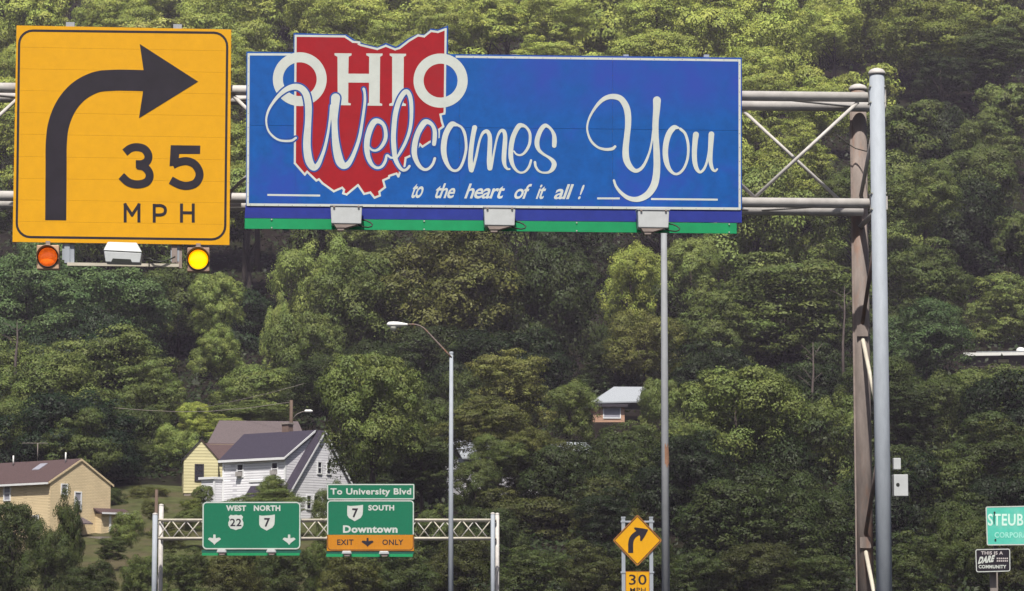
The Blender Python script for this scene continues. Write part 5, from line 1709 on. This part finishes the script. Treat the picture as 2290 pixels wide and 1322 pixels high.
BUSH = [
    (608, 1062, 90, 100, 205, .34, 'g', N_, 'pointed bush in front of the dormer of the white house'),
    (600, 1092, 190, 70, 203, .30, 'g', L_, 'spreading bush in front of the white house above the WEST sign'),
    (735, 1085, 70, 150, 200, .28, 'g', N_, 'bush at the right foot of the white house beside the header sign'),
    (455, 1084, 50, 60, 214, .32, 'g', N_, 'small bush at the right foot of the cream house'),
    (435, 1112, 70, 60, 208, .34, 'y', L_, 'low bush below the cream house foundation'),
    (375, 1160, 90, 80, 190, .24, 'b', L_, 'brownish bush above the left bay of the far truss'),
    (425, 1140, 70, 60, 200, .30, 'g', N_, 'small green bush just left of the WEST sign top'),
    (345, 1120, 60, 50, 206, .26, 'b', N_, 'little brown bush beside the short dark pole'),
    (250, 1200, 80, 60, 182, .20, 'g', L_, 'low dark bush below the brick house deck'),
    (288, 1142, 80, 100, 192, .42, 'g', N_, 'round light green bush on the lawn beside the brick house deck'),
    (335, 1085, 90, 60, 226, .24, 'b', N_, 'brown-green bush at the top of the lawn'),
    (250, 1090, 70, 60, 222, .18, 'g', N_, 'dark bush between the brick house and the lawn'),
    (205, 1262, 120, 120, 172, .14, 'g', N_, 'dark bush at the bottom below the ivy-covered stump'),
    (320, 1240, 110, 130, 170, .28, 'g', N_, 'green bush left of the far gantry left post'),
    (420, 1222, 130, 150, 171, .24, 'g', L_, 'leafy bush below the left end of the WEST sign'),
    (520, 1232, 150, 150, 172, .15, 'b', N_, 'dark bush under the left half of the WEST sign'),
    (640, 1225, 150, 150, 172, .15, 'g', N_, 'dark bush under the right half of the WEST sign'),
    (720, 1170, 90, 200, 176, .32, 'g', L_, 'lighter bush showing between the two green signs'),
    (790, 1225, 150, 160, 173, .18, 'b', N_, 'dark bush under the EXIT half of the Downtown sign'),
    (900, 1215, 150, 170, 174, .16, 'g', L_, 'dark bush under the ONLY half of the Downtown sign'),
    (975, 1120, 140, 220, 190, .30, 'g', L_, 'bush right of the Downtown sign behind the truss'),
    (1040, 1200, 170, 180, 176, .14, 'b', N_, 'dark bush at the foot of the street lamp'),
    (1180, 1215, 190, 170, 175, .13, 'g', L_, 'dark bush right of the far gantry right posts'),
    (1310, 1200, 170, 180, 177, .14, 'b', L_, 'dark bush left of the diamond sign posts'),
    (1440, 1190, 170, 190, 178, .13, 'g', N_, 'dark bush behind the 30 MPH plate'),
    (1560, 1220, 170, 170, 176, .12, 'g', L_, 'dark bush right of the plain grey pole base'),
    (1690, 1215, 190, 170, 177, .12, 'b', N_, 'dark bush midway between grey pole and gantry post at the bottom'),
    (1830, 1225, 190, 160, 176, .12, 'g', L_, 'dark bush left of the rusty gantry post at the bottom'),
    (2040, 1180, 180, 200, 178, .16, 'g', L_, 'dark bush right of the gantry post at the bottom'),
    (2150, 1150, 150, 220, 180, .14, 'g', N_, 'dark bush left of the town sign'),
    (2260, 1150, 160, 220, 182, .14, 'b', L_, 'dark bush behind the town sign and the black sign'),
]
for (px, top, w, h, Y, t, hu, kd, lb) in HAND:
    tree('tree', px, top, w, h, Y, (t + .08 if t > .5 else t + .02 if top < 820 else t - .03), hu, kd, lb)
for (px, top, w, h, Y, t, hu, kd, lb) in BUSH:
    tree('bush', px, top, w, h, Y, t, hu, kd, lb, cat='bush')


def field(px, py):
    """leaf paleness over the hillside, species colour plus hillside sun, haze and shade put into it"""
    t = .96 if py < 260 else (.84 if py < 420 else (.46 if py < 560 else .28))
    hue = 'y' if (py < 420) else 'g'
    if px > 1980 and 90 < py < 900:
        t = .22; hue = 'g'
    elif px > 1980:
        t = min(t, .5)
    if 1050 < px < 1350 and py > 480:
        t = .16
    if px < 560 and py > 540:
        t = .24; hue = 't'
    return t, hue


SIGNS = [(28, 57, 517, 548), (547, 115, 1659, 522)]
HOUSES = [(0, 1020, 262, 1240, 205), (405, 975, 520, 1110, 226), (480, 935, 800, 1150, 214), (462, 935, 700, 985, 257), (395, 640, 590, 890, 325), (1320, 860, 1440, 950, 278), (2150, 770, 2290, 806, 340), (262, 1090, 400, 1230, 215), (1035, 985, 1090, 1120, 240)]
ORD = 'first second third fourth fifth sixth seventh eighth ninth tenth eleventh twelfth thirteenth fourteenth fifteenth sixteenth seventeenth eighteenth nineteenth twentieth twenty-first twenty-second twenty-third twenty-fourth twenty-fifth'.split()
rows = [(650, 17), (620, 17), (592, 16.5), (565, 16.5), (540, 16), (522, 16), (505, 15.5), (488, 15), (470, 14.5), (449, 14.5), (428, 14), (407, 14), (387, 13.5), (367, 13), (350, 12.5), (335, 12), (316, 10.5), (296, 10.5), (276, 10.5), (256, 10), (238, 10), (222, 9), (207, 8.5), (193, 8)]
visible_rows = []
rr = random.Random(5)
for ri, (Y, sp) in enumerate(rows):
    half = 1145 / F_PX * Y + 6
    x = -half + rr.uniform(0, sp)
    row = []
    while x < half:
        xx = x + rr.uniform(-.25, .25) * sp
        yy = Y + rr.uniform(-5, 5)
        g = gz(xx, yy)
        hgt = rr.uniform(12, 22) if Y > 340 else (rr.uniform(6, 9) if Y > 230 else rr.uniform(4.5, 7.5))
        w = sp * rr.choice((rr.uniform(.7, 1.0), rr.uniform(1.0, 1.4))); ch = w * rr.uniform(.8, 1.25)
        px, ptop = to_px((xx, yy, g + hgt))
        x += sp
        if ptop < -20 and to_px((xx, yy, g + hgt - ch))[1] < -5:
            continue
        wp = w * F_PX / yy; hp = ch * F_PX / yy
        x0, x1, y0, y1 = px - wp / 2, px + wp / 2, ptop, ptop + hp
        if any(x0 > a + 4 and x1 < c - 4 and y0 > b + 4 and y1 < d - 30 for a, b, c, d in SIGNS):
            continue
        if any(x0 < c and x1 > a and y0 < d and y1 > b and yy < D for a, b, c, d, D in HOUSES):
            continue
        if px > 2330 or px < -60 or (px < 760 and yy < 232):
            continue
        row.append((px, ptop, wp, hp, yy))
    if row:
        visible_rows.append(row)
nrow = len(visible_rows)
for ri, row in enumerate(visible_rows):
    row.sort()
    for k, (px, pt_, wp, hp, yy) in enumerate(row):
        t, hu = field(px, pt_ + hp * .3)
        t = t + rr.uniform(-.26, .16) if yy > 332 else rr.uniform(.0, .14)  # nearer fill trees coloured almost black, standing in for shade between crowns
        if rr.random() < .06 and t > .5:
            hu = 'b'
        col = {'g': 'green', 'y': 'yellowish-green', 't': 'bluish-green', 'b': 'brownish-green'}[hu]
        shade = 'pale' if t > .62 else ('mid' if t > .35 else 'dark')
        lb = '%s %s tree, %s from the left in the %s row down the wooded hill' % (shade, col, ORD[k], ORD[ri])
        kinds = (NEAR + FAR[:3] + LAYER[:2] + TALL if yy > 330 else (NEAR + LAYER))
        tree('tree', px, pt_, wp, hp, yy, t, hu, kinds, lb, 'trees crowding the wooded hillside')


def undergrowth():
    g = np.random.default_rng(77)
    n = 130000
    yy = 176 + 480 * g.random(n) ** 1.7
    xx = (g.random(n) * 2 - 1) * (1200 / F_PX * yy + 8)
    ok = ~((xx > -41) & (xx < -10) & (yy < 234)) & ~((xx > 5) & (xx < 14.5) & (yy > 246) & (yy < 276))
    xx, yy = xx[ok], yy[ok]
    n = len(xx)
    hump = .5 + .5 * np.sin(xx * .9 + np.sin(yy * .7) * 2) * np.sin(yy * .8)
    zz = np.array([gz(a, b) for a, b in zip(xx, yy)]) + hump * 2.2 * g.random(n)
    pos = np.stack([xx, yy, zz], 1)
    nr = g.normal(size=(n, 3)) * .5 + np.array([0, -.4, .8]); nr /= np.linalg.norm(nr, axis=1)[:, None]
    t = np.cross(nr, g.normal(size=(n, 3))); t /= np.linalg.norm(t, axis=1)[:, None]
    b = np.cross(nr, t)
    sz = (.11 + .0005 * yy)[:, None] * (.7 + .7 * g.random((n, 1)))
    V = np.stack([pos + t * sz, pos + b * sz * .6, pos - t * sz, pos - b * sz * .6], 1)
    me = bpy.data.meshes.new('undergrowth')
    me.from_pydata(V.reshape(-1, 3).tolist(), [], np.arange(n * 4).reshape(-1, 4).tolist())
    me.materials.append(M['leaf'])
    a = me.attributes.new('tint', 'FLOAT', 'POINT'); a.data.foreach_set('value', np.repeat(g.random(n), 4).astype(np.float32))
    a = me.attributes.new('hue', 'FLOAT', 'POINT'); a.data.foreach_set('value', np.repeat(g.random(n), 4).astype(np.float32))
    o = bpy.data.objects.new('undergrowth', me); C.objects.link(o)
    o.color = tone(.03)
    tag(o, kind='stuff')


undergrowth()


def side_woods():
    """the wood that goes on past both sides of the view, one joined mass"""
    g = np.random.default_rng(5)
    src = crown_mesh('woods_source', 2600, .085, 'round', 20, 900)
    n = len(src.vertices)
    co = np.empty(n * 3, np.float32); src.vertices.foreach_get('co', co); co = co.reshape(-1, 3)
    nr = np.empty(len(src.loops) * 3, np.float32); src.corner_normals.foreach_get('vector', nr); nr = nr.reshape(-1, 3)
    V, N = [], []
    for side in (-1, 1):
        for Y in np.arange(190, 660, 17):
            edge = 1145 / F_PX * Y + 14
            for j in range(4):
                x = side * (edge + 4 + j * 13 + g.uniform(-3, 3)); y = Y + g.uniform(-6, 6)
                w = g.uniform(6, 9.5); h = w * g.uniform(.8, 1.1)
                a = g.uniform(0, 6.28); c_, s_ = math.cos(a), math.sin(a)
                m_ = np.array([[c_, -s_, 0], [s_, c_, 0], [0, 0, 1]])
                V.append((co @ m_.T) * np.array([w, w, h]) + np.array([x, y, gz(x, y) + h * 1.0]))
                N.append(nr @ m_.T)
    V = np.concatenate(V); N = np.concatenate(N); k = len(V)
    me = bpy.data.meshes.new('woods')
    me.vertices.add(k); me.vertices.foreach_set('co', V.reshape(-1).astype(np.float32))
    me.loops.add(k); me.loops.foreach_set('vertex_index', np.arange(k, dtype=np.int32))
    me.polygons.add(k // 4)
    me.polygons.foreach_set('loop_start', np.arange(0, k, 4, dtype=np.int32))
    me.polygons.foreach_set('loop_total', np.full(k // 4, 4, dtype=np.int32))
    me.materials.append(M['leaf'])
    a = me.attributes.new('tint', 'FLOAT', 'POINT'); a.data.foreach_set('value', np.repeat(g.random(k // 4), 4).astype(np.float32))
    me.update()
    me.polygons.foreach_set('use_smooth', np.ones(k // 4, bool))
    o = bpy.data.objects.new('woods', me); C.objects.link(o)
    o.color = tone(.4)
    tag(o, kind='stuff')
    bpy.data.meshes.remove(src)


side_woods()

# ------------------------------------------------------------------ bare trees
def bare(px, top, bot, Y, label, seed, spread=.25):
    r = random.Random(seed)
    a = at(px, bot, Y); b = at(px + 3, top, Y)
    g = Vector((a.x, Y, gz(a.x, Y)))
    t = thing('dead_tree', g, label, 'dead tree')
    H = b.z - g.z
    MB().tube([g, Vector((a.x, Y, a.z)), a.lerp(b, .5) + Vector((.1, 0, 0)), b], [.22, .12, .08, .02], 8).build('trunk', M['deadwood'], t)
    for i in range(6):
        u = r.uniform(.2, .85)
        s_ = a.lerp(b, u); hh = (b.z - a.z)
        e = s_ + Vector((r.choice((-1, 1)) * r.uniform(.1, spread) * hh, r.uniform(-.3, .3), r.uniform(.1, .3) * hh))
        MB().tube([s_, s_.lerp(e, .5) + Vector((0, 0, .08)), e], [.04, .03, .01], 6).build('branch', M['deadwood'], t)


bare(1815, 765, 900, 236, 'bare pinkish snag rising above the leafy tree left of the gantry post', 3)
bare(1885, 640, 770, 262, 'bare twiggy tree just left of the rusty gantry post', 5, .3)
bare(35, 720, 800, 262, 'bare branching tree at the left edge below the orange beacon', 8, .5)

# ------------------------------------------------------------------ haze
hz = MB()
hz.box((0, 600, 128), (1840, 1840, 262))
hm = bpy.data.materials.new('haze')
hm.use_nodes = True
nt = hm.node_tree
nt.nodes.clear()
o_ = nt.nodes.new('ShaderNodeOutputMaterial')
pv = nt.nodes.new('ShaderNodeVolumePrincipled')
pv.inputs['Color'].default_value = (0.84, 0.74, 0.95, 1)
pv.inputs['Density'].default_value = 0.00015
pv.inputs['Anisotropy'].default_value = 0.0
nt.links.new(pv.outputs[0], o_.inputs['Volume'])
tag(hz.build('haze', hm), kind='stuff')
